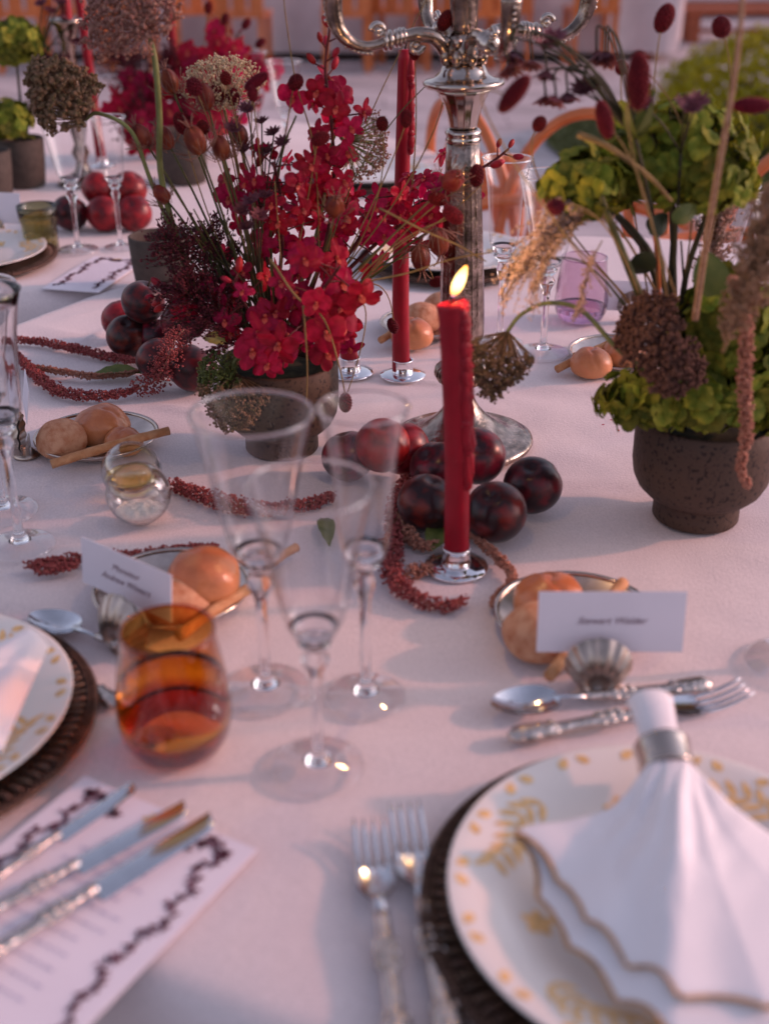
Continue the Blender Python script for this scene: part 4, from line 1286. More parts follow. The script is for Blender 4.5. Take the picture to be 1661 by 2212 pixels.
CB = tab(996, 955)
def candelabrum(name, label, base, rot, tilt=0.0, sc=1.0, arms=True, m=None):
    m = m or M['old_silver']
    t = thing(name, label, 'candelabrum', base, 0)
    t.rotation_euler = (0, tilt, rot)
    t.scale = (sc,) * 3
    MB().lathe([(1e-5, 0.0), (0.0815, 0.0), (0.0830, 0.003), (0.0822, 0.0065), (0.0785, 0.0085), (0.0765, 0.0085), (0.0740, 0.0105), (0.0690, 0.0125), (0.062, 0.0130), (0.054, 0.0165), (0.042, 0.0235), (0.030, 0.0330), (0.0205, 0.0440), (0.0142, 0.0560), (0.0112, 0.0660), (0.0130, 0.0720), (1e-5, 0.0721)], 96).build('base', m, t)
    MB().lathe([(0.0100, 0.0700), (0.0180, 0.0725), (0.0262, 0.0780), (0.0300, 0.0860), (0.0285, 0.0935), (0.0220, 0.0985), (0.0165, 0.1010), (0.0120, 0.1020)], 192, mod=lambda a, z, r: r * (1 + 0.055 * abs(math.sin(14 * a)) ** 0.7 * (r > .017))).build('gadrooned_knop', m, t)
    MB().lathe([(0.010, 0.1000), (0.0215, 0.1030), (0.0225, 0.1045), (0.0190, 0.1070), (0.0130, 0.1110), (0.0170, 0.118), (0.0225, 0.126), (0.0246, 0.134), (0.0248, 0.150), (0.0236, 0.20), (0.0212, 0.26), (0.0190, 0.31), (0.0172, 0.343)], 144, mod=lambda a, z, r: r * (1 - 0.030 * abs(math.sin(8 * a)) ** 1.0 * (.14 < z < .335))).build('column', m, t)
    MB().lathe([(0.014, 0.3400), (0.0178, 0.3405), (0.0186, 0.3425), (0.0178, 0.3450), (0.0172, 0.3465), (0.0188, 0.3490), (0.0188, 0.3510), (0.0168, 0.3535), (0.014, 0.3540)], 72, close=True).build('collar', M['silver'], t)
    MB().lathe([(0.0140, 0.3530), (0.0150, 0.3580), (0.0170, 0.3670), (0.0205, 0.3780), (0.0262, 0.3890), (0.0300, 0.3935), (0.012, 0.3940)], 120, mod=lambda a, z, r: r * (1 - 0.02 * abs(math.sin(8 * a)))).build('trumpet', M['silver'], t)
    MB().lathe([(1e-5, 0.3935), (0.0300, 0.3937), (0.0385, 0.3950), (0.0412, 0.3975), (0.0415, 0.4000), (0.0398, 0.4018), (0.0360, 0.4022), (0.0300, 0.4040), (0.0255, 0.4070), (0.0235, 0.4110), (0.0215, 0.4150), (0.0160, 0.4180), (1e-5, 0.4185)], 96).build('drip_pan', M['silver'], t)
    k = MB()
    k.lathe([(0.012, 0.4160), (0.0180, 0.4200), (0.0205, 0.4280), (0.0185, 0.4370), (0.0140, 0.4430), (0.0105, 0.4480)], 48, mod=lambda a, z, r: r * (1 + .10 * math.cos(4 * a)))
    for q in range(8):
        a = TAU * (q + .5) / 8
        k.ball((0.0205 * math.cos(a), 0.0205 * math.sin(a), 0.4245), (0.0055, 0.0055, 0.0085), 10, 8)
        k.ball((0.0185 * math.cos(a), 0.0185 * math.sin(a), 0.4385), (0.0048, 0.0048, 0.0060), 10, 8)
    k.build('scrolled_hub', m, t)
    MB().lathe([(0.0100, 0.4470), (0.0128, 0.4500), (0.0135, 0.4560), (0.0142, 0.4760), (0.0165, 0.5100), (0.0185, 0.5400), (0.012, 0.5405)], 40).build('centre_socket', m, t)
    if arms:
        for q in range(4):
            az = R(195 + 90 * q)
            X = Vector((math.cos(az), math.sin(az), 0))
            P = lambda s, z: X * s + UP * z
            k = MB()
            path = spline([P(0.0175, 0.4240), P(0.0225, 0.4350), P(0.0320, 0.4440), P(0.0460, 0.4470), P(0.0600, 0.4460), P(0.0760, 0.4430), P(0.0920, 0.4390), P(0.1060, 0.4390), P(0.1190, 0.4450), P(0.1290, 0.4570), P(0.1330, 0.4740), P(0.1330, 0.4860)], 6)
            n = len(path)
            rad = [0.0062 + 0.0016 * math.sin(i / n * 9) + 0.0028 * max(0, (i / n - .80) / .2) for i in range(n)]
            k.tube(path, rad, 16)
            arm_o = k.build('arm', m, t)
            k = MB()
            for s_, z_, r_ in ((0.0625, .4460, .0086), (0.0665, .4452, .0094), (0.0705, .4445, .0088), (0.0765, .4430, .0100), (0.0815, .442, .0092)):
                rot_ = frame(X)
                k.lathe([(r_ * .6, -.0022), (r_, -.001), (r_, .001), (r_ * .6, .0022)], 20, P(s_, z_), mtx=rot_)
            # scroll volutes above and below the arm
            for s_, z_, sg in ((0.088, 0.4525, 1), (0.050, 0.4370, -1)):
                pts, rr = [], []
                for i in range(22):
                    a = i * .36
                    ra = 0.0078 * (1 - i / 26)
                    pts.append(P(s_ + ra * math.cos(a) * sg, z_ + ra * math.sin(a) * sg))
                    rr.append(0.0030 * (1 - i / 40))
                k.tube(pts, rr, 9)
                k.ball(P(s_, z_), .0036, 10, 8)
            for i in range(7):
                k.bead(P(0.096 + i * .0042, 0.4320 + .0007 * i * i * .3), .0026)
            for i in range(6):
                k.bead(P(0.1405 + .0002 * i, 0.464 + i * .0052), .0023)
            tag(k.build('scroll_ornament', M['silver'], arm_o), kind='stuff')
            MB().lathe([(0.0050, 0.480), (0.0088, 0.4835), (0.0095, 0.490), (0.0112, 0.500), (0.0140, 0.520), (0.0168, 0.538), (0.0178, 0.540), (0.0178, 0.5425), (0.0140, 0.544), (0.0118, 0.544), (0.0115, 0.530), (0.006, 0.528)], 36, P(0.133, 0)).build('candle_socket', m, arm_o)
    return t
candelabrum('candelabrum', 'tall silver five-armed candelabrum with fluted column and scrolled arms', CB, 0.0, R(-1.3))

# back table: silver candlestick with candle, and a second candle, tealight pot
def simple_stick(label, base, h):
    t = thing('candlestick', label, 'candlestick', base)
    s = h / 0.36
    MB().lathe([(1e-5, 0), (0.055, 0), (0.056, 0.004 * s), (0.04, 0.012 * s), (0.016, 0.03 * s), (0.012, 0.05 * s), (0.02, 0.07 * s), (0.012, 0.09 * s), (0.018, 0.12 * s), (0.016, 0.24 * s), (0.0125, 0.29 * s), (0.016, 0.30 * s), (0.014, 0.31 * s), (0.026, 0.345 * s), (0.034, 0.352 * s), (0.035, 0.358 * s), (0.03, 0.36 * s), (1e-5, 0.36 * s)], 48).build('stem', M['old_silver'], t)
    return t
pb = tab(182, 395)
tz = aty(163, 40, pb.y)
simple_stick('silver candlestick on the back table behind the brown umbels', pb, tz.z - T)
candle_stick('red candle standing in the back silver candlestick', '', Vector((pb.x, pb.y, tz.z)), 0.22, 0.0118, 0.009, (0, 0), 0, False, False, 2)
pb2 = tab(196, 372)
candle_stick('red taper candle behind the back silver candlestick', 'chrome holder of the candle behind the back candlestick', pb2 + Vector((.015, .07, 0)), 0.40, 0.0118, 0.009, (-.05, 0), 0, False, True, 5)
pb3 = tab(388, 330)
candle_stick('red taper candle among the back red flowers', 'chrome holder of the candle among the back red flowers', pb3, 0.36, 0.013, 0.009, (0, 0), 0, False, True, 6)

# ================================================================== FRUIT
def plum_mesh(sd, m):
    def fn(q):
        f = 1 + 0.02 * nz(q + Vector((sd, 0, 0)), 1.5)
        a = math.atan2(q.y, q.x)
        f -= 0.045 * math.exp(-(a / 0.16) ** 2) * (1 - abs(q.z) ** 6)
        f -= 0.20 * math.exp(-((1 - q.z) / 0.035))
        return f
    return MB().ball((0, 0, 0), (1, 1, 0.95), 40, 26, fn).mesh('plum', m)
PM = [plum_mesh(1, M['plum']), plum_mesh(2, M['plum']), plum_mesh(3, M['red_plum'])]
PST = MB().tube([(0, 0, 0.72), (0.03, 0, 0.9), (0.09, 0.02, 1.05)], 0.045, 7).mesh('stalk', M['bark'])
def plum(label, uv, r, kind=0, rest=None, stalk=False, group='plums piled by the candles'):
    z = T + r * 0.94 if rest is None else T + rest
    p = tab(*uv, z)
    o = link('plum', PM[kind])
    o.location, o.scale = p, (r,) * 3
    o.rotation_euler = (rnd.uniform(-.9, .9), rnd.uniform(-.9, .9), rnd.uniform(0, 6))
    tag(o, label, 'plum', group)
    if stalk:
        o.rotation_euler = (0.3, 0.2, 1)
        link('stalk', PST, o)
    return p
plum('dark plum at the right end of the pile by the lit candle', (1150, 1048), 0.0305, 0)
plum('dark plum nearest the camera, right of the lit candle foot', (1070, 1106), 0.0310, 1)
plum('dark red plum on top of the pile right behind the lit candle', (1030, 985), 0.0300, 1, 0.050)
plum('bright red plum between the champagne flute and the lit candle', (868, 968), 0.0300, 2, 0.034)
plum('dark plum under the lit candle at the left of its foot', (922, 1086), 0.0300, 0)
plum('blue-black plum in the gap behind the lit candle', (942, 1010), 0.0285, 0)
plum('red plum seen through the bowl of the champagne flute', (826, 962), 0.0300, 2, 0.046)
plum('dark plum at the left end of the front pile, behind the flute', (752, 985), 0.0290, 0)
g2 = 'plums piled left of the red flowers'
plum('big dark plum with a warm glint at the left end of the pile', (277, 726), 0.0300, 0, group=g2)
plum('dark plum on top of the left pile with a red leaf on it', (310, 652), 0.0300, 1, 0.075, True, g2)
plum('dark red plum at the back left of the left pile', (262, 690), 0.0280, 2, 0.030, group=g2)
plum('dark plum in the middle of the left pile', (335, 728), 0.0270, 0, group=g2)
plum('dark plum behind the hanging amaranth bunch', (340, 775), 0.0280, 1, group=g2)
plum('large mottled plum at the right end of the left pile beside the pot', (416, 795), 0.0315, 1, group=g2)
plum('dark plum under the red leaves of the left pile', (392, 690), 0.0290, 1, 0.060, group=g2)
g3 = 'red plums on the back left table'
for lb, uv, z, kd in (('red plum at the lower left of the back pile, between the glass stems', (226, 462), None, 2), ('red plum at the lower right of the back pile', (290, 460), None, 2), ('dark plum at the left of the back pile behind a glass stem', (152, 460), None, 0),
                      ('red plum on top of the back pile', (280, 408), .068, 2), ('dark red plum on top left of the back pile behind the flute', (216, 408), .068, 2)):
    plum(lb, uv, 0.0345, kd, z, group=g3)

# ================================================================== POTS
def foot_pot(label, base, s=1.0, m=None, fill=True):
    t = thing('footed_pot', label, 'pot', base)
    t.scale = (s,) * 3
    MB().shell([(0.0405, 0.0), (0.0418, 0.002), (0.0418, 0.010), (0.0412, 0.0195), (0.0425, 0.0225), (0.0510, 0.0270), (0.0590, 0.0350), (0.0642, 0.0460), (0.0664, 0.0600), (0.0666, 0.0850), (0.0660, 0.1060)], 0.0045, 72).build('body', m or M['pot'], t)
    MB().lathe([(1e-5, 0.095), (0.05, 0.094), (0.0600, 0.088), (1e-5, 0.080)], 40, mod=lambda a, z, r: r).build('moss', M['pot_in'], t)
    return t
PC = tab(610, 966)
PV = tab(1500, 1113)
foot_pot('dark speckled footed pot holding the red orchid arrangement', PC, 1.0)
foot_pot('dark speckled footed pot holding the green hydrangea arrangement', PV, 1.04)
def cyl_pot(label, base, r, h):
    t = thing('ceramic_pot', label, 'pot', base)
    MB().shell([(r * .82, 0), (r * .86, 0.003), (r * .95, h * .5), (r, h)], 0.005, 56).build('body', M['greypot'], t)
    return t
pk = tab(352, 622)
cyl_pot('grey clay cup with a glowing tealight behind the left plums', pk, 0.048, 0.085)
tl_ = thing('tealight', 'burning tealight inside the grey clay cup', 'candle', pk + UP * 0.0052)
MB().lathe([(1e-5, 0), (0.019, 0), (0.019, 0.014), (1e-5, 0.014)], 32).build('wax', M['salt'], tl_)
MB().lathe([(0.0004, 0.015), (0.003, 0.019), (0.004, 0.026), (0.0022, 0.035), (0.0002, 0.040)], 16).build('flame', M['flame'], tl_)
cyl_pot('round grey pot of green flowers at the far left of the back table', tab(55, 400), 0.052, 0.10)
cyl_pot('grey pot cut off by the left edge on the back table', tab(-22, 432), 0.056, 0.10)
cyl_pot('grey pot of red flowers at the back of the back table', tab(400, 392), 0.055, 0.11)

# ================================================================== FLOWERS
def petal(k, ang, L, W, lift=0.25, curl=0.5, nu=5, nv=6, rough=0.0, pw=0.72, ex=0.75):
    ca, sa = math.cos(ang), math.sin(ang)
    ph = rnd.uniform(0, 6)
    def f(i, j):
        wv = W * math.sin(PI * min(0.985, 0.03 + 0.955 * j) ** pw) ** ex
        x = (i - .5) * 2 * wv
        yy = L * j
        z = L * (lift * j - curl * j * j) + 6.0 * x * x * (0.7 - j) + rough * math.sin(i * 7 + j * 5 + ph)
        return Vector((x * ca + yy * sa, -x * sa + yy * ca, z))
    k.grid(f, nu, nv)
def orchid_mesh(nf=1.0):
    k = MB()
    k.cur = 0
    for a, L, W, l, c in ((0, .0205, .0080, .22, .32), (R(72), .0215, .0105, .18, .28), (R(-72), .0215, .0105, .18, .28), (R(142), .0195, .0085, .12, .42), (R(-142), .0195, .0085, .12, .42)):
        petal(k, a + rnd.uniform(-.2, .2), L * rnd.uniform(.88, 1.12), W * nf * rnd.uniform(.8, 1.1), l + rnd.uniform(-.15, .35), c + rnd.uniform(-.25, .4), 6, 8, .0009, 1.3, .55)
    k.cur = 1
    k.bead((0, 0.001, 0.0028), (0.0022, 0.0022, 0.0032))
    petal(k, PI, .0085, .0036, .9, .5, 3, 4)
    petal(k, R(150), .0045, .002, 1.1, .2, 2, 3)
    petal(k, R(-150), .0045, .002, 1.1, .2, 2, 3)
    k.bead((0, -0.003, 0.0018), (0.0016, 0.0016, 0.002))
    return k.mesh('orchid_flower', [M['orchid'], M['orchid_lip']])
OM = [orchid_mesh(q) for q in (1, .95, .9, .8, .72, .65, .6, .75)]
BUD = MB().ball((0, 0, 0.008), (0.0048, 0.0048, 0.0085), 10, 8, lambda q: 1 - .22 * abs(q.x)).mesh('bud', M['bud'])
def local(base, pts):
    return [Vector(p) - base for p in pts]
def stem_root(name, label, cat, path, rad, m, group=None, taper=0.5, n=7):
    base = Vector(path[0])
    t = thing(name, label, cat, base, 0, group)
    k = MB()
    N = len(path)
    k.tube(local(base, path), [rad * (1 - (1 - taper) * i / (N - 1)) for i in range(N)], n)
    k.build('stem', m, t)
    return t, base
CAMP = Vector((0, 0, CZ))
GO = 'red orchid stems in the dark footed pot'
def W_(u, v, dy, Y0=None):
    return aty(u, v, (PC.y if Y0 is None else Y0) + dy)
def orchid(label, pts, t0, t1, n, spread=0.026, buds=0, face=0.9, sc=1.0, group=GO, r=0.0028, Y0=None):
    path = spline([W_(*p, Y0=Y0) for p in pts], 6)
    t, base = stem_root('orchid_stem', label, 'orchid', path, r, M['orchid_stem'], group)
    N = len(path) - 1
    k = MB()
    for i in range(n):
        q = t0 + (t1 - t0) * (i + rnd.uniform(.1, .9)) / n
        p = path[min(N, int(q * N))]
        tdir = (path[min(N, int(q * N) + 1)] - path[max(0, int(q * N) - 1)]).normalized()
        a = i * 2.4 + rnd.uniform(-.4, .4)
        o1 = tdir.orthogonal().normalized()
        o2 = tdir.cross(o1)
        out = o1 * math.cos(a) + o2 * math.sin(a)
        fp = p + out * spread * rnd.uniform(.6, 1.45) + tdir * rnd.uniform(-.004, .01)
        if fp.z < T + 0.02: fp.z = T + 0.02 + rnd.uniform(0, .01)
        fdir = (out * 0.9 + (CAMP - fp).normalized() * face + Vector((rnd.uniform(-.5, .5), rnd.uniform(-.5, .3), rnd.uniform(-.3, .4))))
        s = sc * rnd.uniform(.70, 1.08) * (1 - .22 * q)
        link('orchid_flower', OM[rnd.randrange(5) if sc > 1.1 else rnd.randrange(2, 8)], t, Matrix.Translation(fp - base) @ frame(fdir, rnd.uniform(-.6, .6)) @ Matrix.Scale(s, 4))
        k.tube(bez(p - base, (p + out * spread * .4 + tdir * .004) - base, fp - fdir.normalized() * .001 - base, 5), 0.0009, 5)
    for i in range(buds):
        q = t1 + (1 - t1) * (i + 1) / buds
        p = path[min(N, int(q * N))]
        tdir = (path[min(N, int(q * N))] - path[max(0, int(q * N) - 1)]).normalized()
        a = i * 2.4
        o1 = tdir.orthogonal().normalized()
        out = o1 * math.cos(a) + tdir.cross(o1) * math.sin(a)
        fp = p + (out * 0.010 + tdir * 0.006) * (1 if i < buds - 1 else .2)
        link('bud', BUD, t, Matrix.Translation(fp - base) @ frame(out * .8 + tdir) @ Matrix.Scale(rnd.uniform(.75, 1.1) * (1 - .3 * i / buds), 4))
        k.tube([p - base, fp - base], 0.0009, 5)
    if k.v:
        k.build('flower_stalks', M['orchid_stem'], t)
    return t
orchid('tallest red orchid spike, its bud tip reaching the candelabrum arm', [(600, 775, 0), (660, 660, .02), (705, 520, .03), (722, 390, .03), (715, 260, .03), (703, 150, .03), (712, 62, .03)], 0.40, 0.80, 26, .025, 7)
orchid('dense red orchid spike left of the tallest one', [(585, 775, -.01), (600, 640, 0), (610, 520, 0), (606, 420, -.01), (590, 350, -.02)], 0.42, 1.0, 20, .030, 0)
orchid('red orchid spike in the middle of the mass behind the dark stem', [(605, 775, .02), (660, 620, .05), (690, 520, .06), (680, 430, .06), (664, 352, .05)], 0.38, 1.0, 20, .030, 2)
orchid('red orchid spike arching right behind the tall candle', [(620, 775, .02), (700, 620, .06), (790, 510, .09), (880, 455, .10), (975, 400, .10), (1058, 352, .10), (1098, 322, .10)], 0.36, 0.72, 18, .026, 6)
orchid('red orchid spray with the brightest open flowers low at the front', [(610, 775, -.03), (655, 700, -.07), (695, 630, -.09), (735, 575, -.10)], 0.20, 1.0, 18, .034, 0, 1.6, 1.25)
orchid('red orchid spray hanging over the front rim of the pot', [(600, 770, -.03), (590, 735, -.075), (588, 765, -.085), (600, 800, -.085)], 0.15, 1.0, 7, .018, 0, 1.4, 1.15)
orchid('red orchid spray low on the right of the pot by the hidden candle', [(625, 770, 0), (690, 715, -.02), (735, 690, -.02), (800, 640, -.01)], 0.25, .85, 12, .026, 2)
orchid('red orchid spray reaching right at the middle height', [(620, 770, .02), (690, 640, .03), (760, 540, .04), (800, 470, .04), (815, 420, .04)], 0.45, 1.0, 14, .028, 0)
orchid('red orchid spray at the left of the pot lying over the plums', [(585, 770, 0), (520, 700, -.01), (450, 660, -.02), (390, 645, -.03), (338, 640, -.03)], 0.35, .8, 12, .022, 4, .9, .9)
orchid('red orchid spray low behind the pot stems', [(600, 775, .03), (575, 680, .05), (560, 600, .06), (575, 530, .06)], 0.35, 1.0, 14, .030, 0)

orchid('red orchid spray low at the left over the mottled plum', [(590, 775, -.02), (555, 700, -.05), (525, 650, -.06), (505, 610, -.06)], 0.3, 1.0, 9, .026, 2, 1.0, .9)
orchid('red orchid spray high at the left under the astrantia stars', [(590, 770, .01), (560, 560, .02), (545, 450, .02), (540, 375, .02)], 0.5, 1.0, 10, .026, 2, .9, .95)
orchid('red orchid spray crossing the tall candle behind the amber pod', [(620, 775, .02), (720, 620, .04), (820, 520, .05), (890, 470, .05), (950, 430, .05)], 0.5, 1.0, 12, .024, 2, .8, .9)
# ---- burnet (dark bobbles on wires)
def burnet_mesh(el):
    k = MB()
    k.ball((0, 0, 0), (0.0052, 0.0052, 0.0052 * el), 12, 9)
    n = int(70 * el)
    for i in range(n):
        z = 1 - 2 * (i + .5) / n
        a = i * 2.399963
        r = math.sqrt(1 - z * z)
        k.bead((0.0056 * r * math.cos(a), 0.0056 * r * math.sin(a), 0.0056 * el * z), 0.00125, base=OCT)
    return k.mesh('burnet_head', M['burnet'])
BH = {1.2: burnet_mesh(1.2), 1.6: burnet_mesh(1.6), 2.6: burnet_mesh(2.6)}
def burnet(label, uv, dy, base_uv, bd, el=1.2, s=1.0, bend=(0, 0, 0.05), tilt=None, dry=True, Y0=None, BY=None, rad=0.0009, hanging=False):
    head = W_(*uv, dy, Y0)
    base = aty(*base_uv, (PC.y if BY is None else BY) + bd)
    mid = base.lerp(head, .5) + Vector(bend)
    path = bez(base, mid, head, 16)
    t, b_ = stem_root('burnet_stem', label, 'burnet flower', path, rad, M['dry_stem'] if dry else M['dark_stem'], 'dark red burnet bobbles on thin stems', .7, 5)
    d = (path[-1] - path[-2]).normalized() if tilt is None else Vector(tilt)
    link('burnet_head', BH[el], t, Matrix.Translation(head - b_ + d * .004) @ frame(d) @ Matrix.Scale(s, 4))
    return t
cb = (600, 760)
for a in (('dark red burnet bobble above the cream umbel', (490, 178), .0, cb, 0, 1.2, .95), ('long tilted burnet head right of the cream umbel', (547, 180), .0, cb, .01, 2.6, .9, (-.02, 0, .05), (.8, .1, .5)),
          ('oval burnet bobble below the long tilted one', (547, 211), -.02, cb, 0, 1.6, .85), ('round burnet bobble alone left of the tall orchid spike', (635, 184), .02, (560, 700), 0, 1.2, 1.2, (.0, 0, .02), (.5, 0, .7)),
          ('burnet head against the orchid spike at half height', (686, 303), -.03, (610, 700), 0, 1.6, 1.05, (.01, 0, .03), (.8, 0, .35)),
          ('burnet bobble in front of the candelabrum centre stem', (957, 52), .02, (690, 640), 0, 1.6, 1.15, (.10, 0, .04), (.5, 0, .8)), ('burnet bobble right of the tall candle below the arm', (895, 119), .02, (890, 400), .03, 1.6, .95, (.006, 0, 0), (0, 0, 1)),
          ('brownish burnet bobble in front of the tall candle', (877, 265), -.02, (700, 640), 0, 1.6, .95, (.02, 0, .02), (0, 0, 1)), ('round burnet bobble between orchid and tall candle', (826, 276), .0, (640, 700), 0, 1.2, 1.0, (.06, 0, .0)),
          ('burnet bobble at the right edge of the column beside the far flute', (1029, 388), -.05, (760, 640), -.03, 1.6, 1.2, (.0, 0, .03), (0, 0, 1)), ('dark burnet head on the column above the flame', (985, 470), -.1, (700, 690), -.06, 1.6, 1.2, (.0, 0, .04), (-.8, 0, .6)),
          ('burnet bobble on the tall candle near its foot', (851, 711), .05, (640, 740), 0, 1.6, 1.0, (.05, 0, .12), (-.35, 0, 1)), ('drooping burnet bobble above the champagne flute rim', (746, 862), -.08, (640, 760), -.05, 1.6, 1.15, (.09, 0, .16), (0, 0, -1)),
          ('blurred burnet bobble left of the flame', (938, 610), .08, (700, 700), .02, 1.6, 1.0, (.04, 0, .10), (.9, 0, .2)), ('burnet head lying over the orchids at the right spray', (938, 428), -.06, (680, 690), -.03, 1.6, 1.1, (.03, 0, .04), (.9, 0, -.2)),
          ('burnet bobble low in the orchids left of centre', (424, 196), -.02, cb, 0, 1.2, 1.25), ('burnet bobble left of the orchid mass by the pods', (470, 213), .03, (570, 720), 0, 1.2, 1.35), ('burnet bobble behind the big brown pod', (505, 218), .03, (570, 720), 0, 1.2, 1.25),
          ('oval burnet head left below the pods', (395, 275), .0, (560, 720), 0, 1.6, 1.2, (-.02, 0, .02), (-.3, 0, 1)), ('burnet bobble above the orange-brown pod', (443, 283), -.02, (575, 720), 0, 1.2, 1.0)):
    burnet(*a)
VY = PV.y
vb = (1450, 700)
for a in (('large blurred burnet head in front of the candelabrum pan', (1103, 212), -.16, (1320, 640), -.1, 2.6, 1.1, (-.12, 0, .12), (.6, 0, .75)), ('large upright burnet head above the hydrangea', (1378, 188), -.20, (1460, 640), -.12, 2.6, 1.35, (-.05, 0, .08), (-.08, 0, 1)),
          ('long dark burnet head before the hydrangea, tilted left', (1308, 270), -.10, (1440, 640), -.1, 2.6, 1.05, (.0, 0, .05), (-.35, 0, 1)), ('burnet bobble high over the far paving', (1430, 50), .05, (1420, 640), 0, 1.6, 1.35, (-.02, 0, .06), (.35, 0, 1)),
          ('burnet bobble high over the dome shrub', (1560, 68), .0, (1500, 640), 0, 1.2, 1.3, (.03, 0, .05)), ('small burnet bobble left of the large upright one', (1341, 155), .05, (1400, 640), 0, 1.2, .95, (-.02, 0, .05)),
          ('wide blurred burnet head over the shrub, lying sideways', (1612, 228), -.14, (1560, 640), -.05, 2.6, 1.0, (.12, 0, .08), (1, 0, 0)), ('burnet bobble beside the large upright one', (1393, 152), -.02, (1470, 640), 0, 1.2, .95, (.04, 0, .05)),
          ('burnet bobble alone over the paving right of the candelabrum', (1160, 277), .0, (1350, 640), 0, 1.2, 1.0, (-.07, 0, .04)), ('burnet bobble on the pink grass below the hydrangea', (1208, 445), -.10, (1380, 640), -.05, 1.2, 1.15, (.0, 0, .05))):
    burnet(*a, Y0=VY, BY=VY)

# ---- nigella seed pods
def pod_mesh():
    k = MB()
    k.cur = 0
    k.ball((0, 0, 0), (0.0098, 0.0098, 0.0140), 30, 16, lambda q: 1 - .10 * abs(math.sin(2.5 * math.atan2(q.y, q.x))) ** 3 - .05 * max(0, q.z) ** 3)
    k.cur = 1
    for i in range(5):
        a = TAU * i / 5
        k.tube(bez((0.002 * math.cos(a), .002 * math.sin(a), .0125), (.003 * math.cos(a), .003 * math.sin(a), .018), (.008 * math.cos(a), .008 * math.sin(a), .022), 5), .0006, 4)
    for i in range(9):
        a = TAU * i / 9 + rnd.uniform(-.2, .2)
        L = rnd.uniform(.016, .028)
        p1 = Vector((.5 * L * math.cos(a), .5 * L * math.sin(a), -.013 + rnd.uniform(-.004, .004)))
        p2 = Vector((L * math.cos(a), L * math.sin(a), rnd.uniform(-.006, .012)))
        k.tube(bez((0, 0, -.0135), p1, p2, 5), .00045, 4)
        for s in (-1, 1):
            k.tube([p1, p1.lerp(p2, .6) + Vector((-math.sin(a) * s, math.cos(a) * s, .3)) * .006], .00035, 4)
    return k.mesh('pod', [M['pod'], M['wisp']])
PD = [pod_mesh() for _ in range(3)]
def pod(label, uv, dy, base_uv, s=1.0, bend=(0, 0, .02), Y0=None, bd=0.0, tilt=None):
    head = W_(*uv, dy, Y0)
    base = aty(*base_uv, (PC.y if Y0 is None else Y0) + bd)
    path = bez(base, base.lerp(head, .55) + Vector(bend), head, 14)
    t, b_ = stem_root('seed_pod_stem', label, 'seed pod', path, .0014, M['stem'], 'nigella seed pods in the red arrangement', .8, 6)
    d = (path[-1] - path[-2]).normalized() if tilt is None else Vector(tilt)
    link('pod', PD[rnd.randrange(3)], t, Matrix.Translation(head - b_ + d * .010 * s) @ frame(d, rnd.uniform(0, 6)) @ Matrix.Scale(s, 4))
for a in (('big orange-brown seed pod lit from the right, left of the orchids', (431, 325), -.04, (560, 720), 1.12), ('dark red seed pod under the cream umbel', (449, 230), .0, (570, 720), 1.0), ('maroon seed pod right of the big orange-brown one', (484, 338), -.02, (580, 720), .95),
          ('dark seed pod at the left below the umbel stalk', (318, 312), -.02, (540, 720), .95), ('shaded seed pod between the two left ones', (366, 315), .02, (550, 720), .95), ('small amber seed pod low at the left', (360, 432), -.02, (550, 730), .8),
          ('dark seed pod high on the left behind the thick stalk', (374, 195), .02, (560, 720), .95), ('seed pod behind the astrantia stars', (522, 312), .03, (590, 720), .9)):
    pod(*a)
for a in (('amber seed pod hanging left of the column above the flame', (945, 500), -.04, (680, 690), 1.1, (.06, 0, .06)), ('dark seed pod beside the hanging amber one', (905, 535), -.02, (680, 690), 1.1, (.06, 0, .05)), ('maroon pod across the candelabrum column', (968, 398), -.07, (690, 660), 1.1, (.05, 0, .05)),
          ('brown pod among the orchids in the middle', (722, 460), -.09, (620, 720), 1.0, (.02, 0, .02))):
    pod(*a, tilt=(.15, 0, -1) if 'hanging' in a[0] else None)

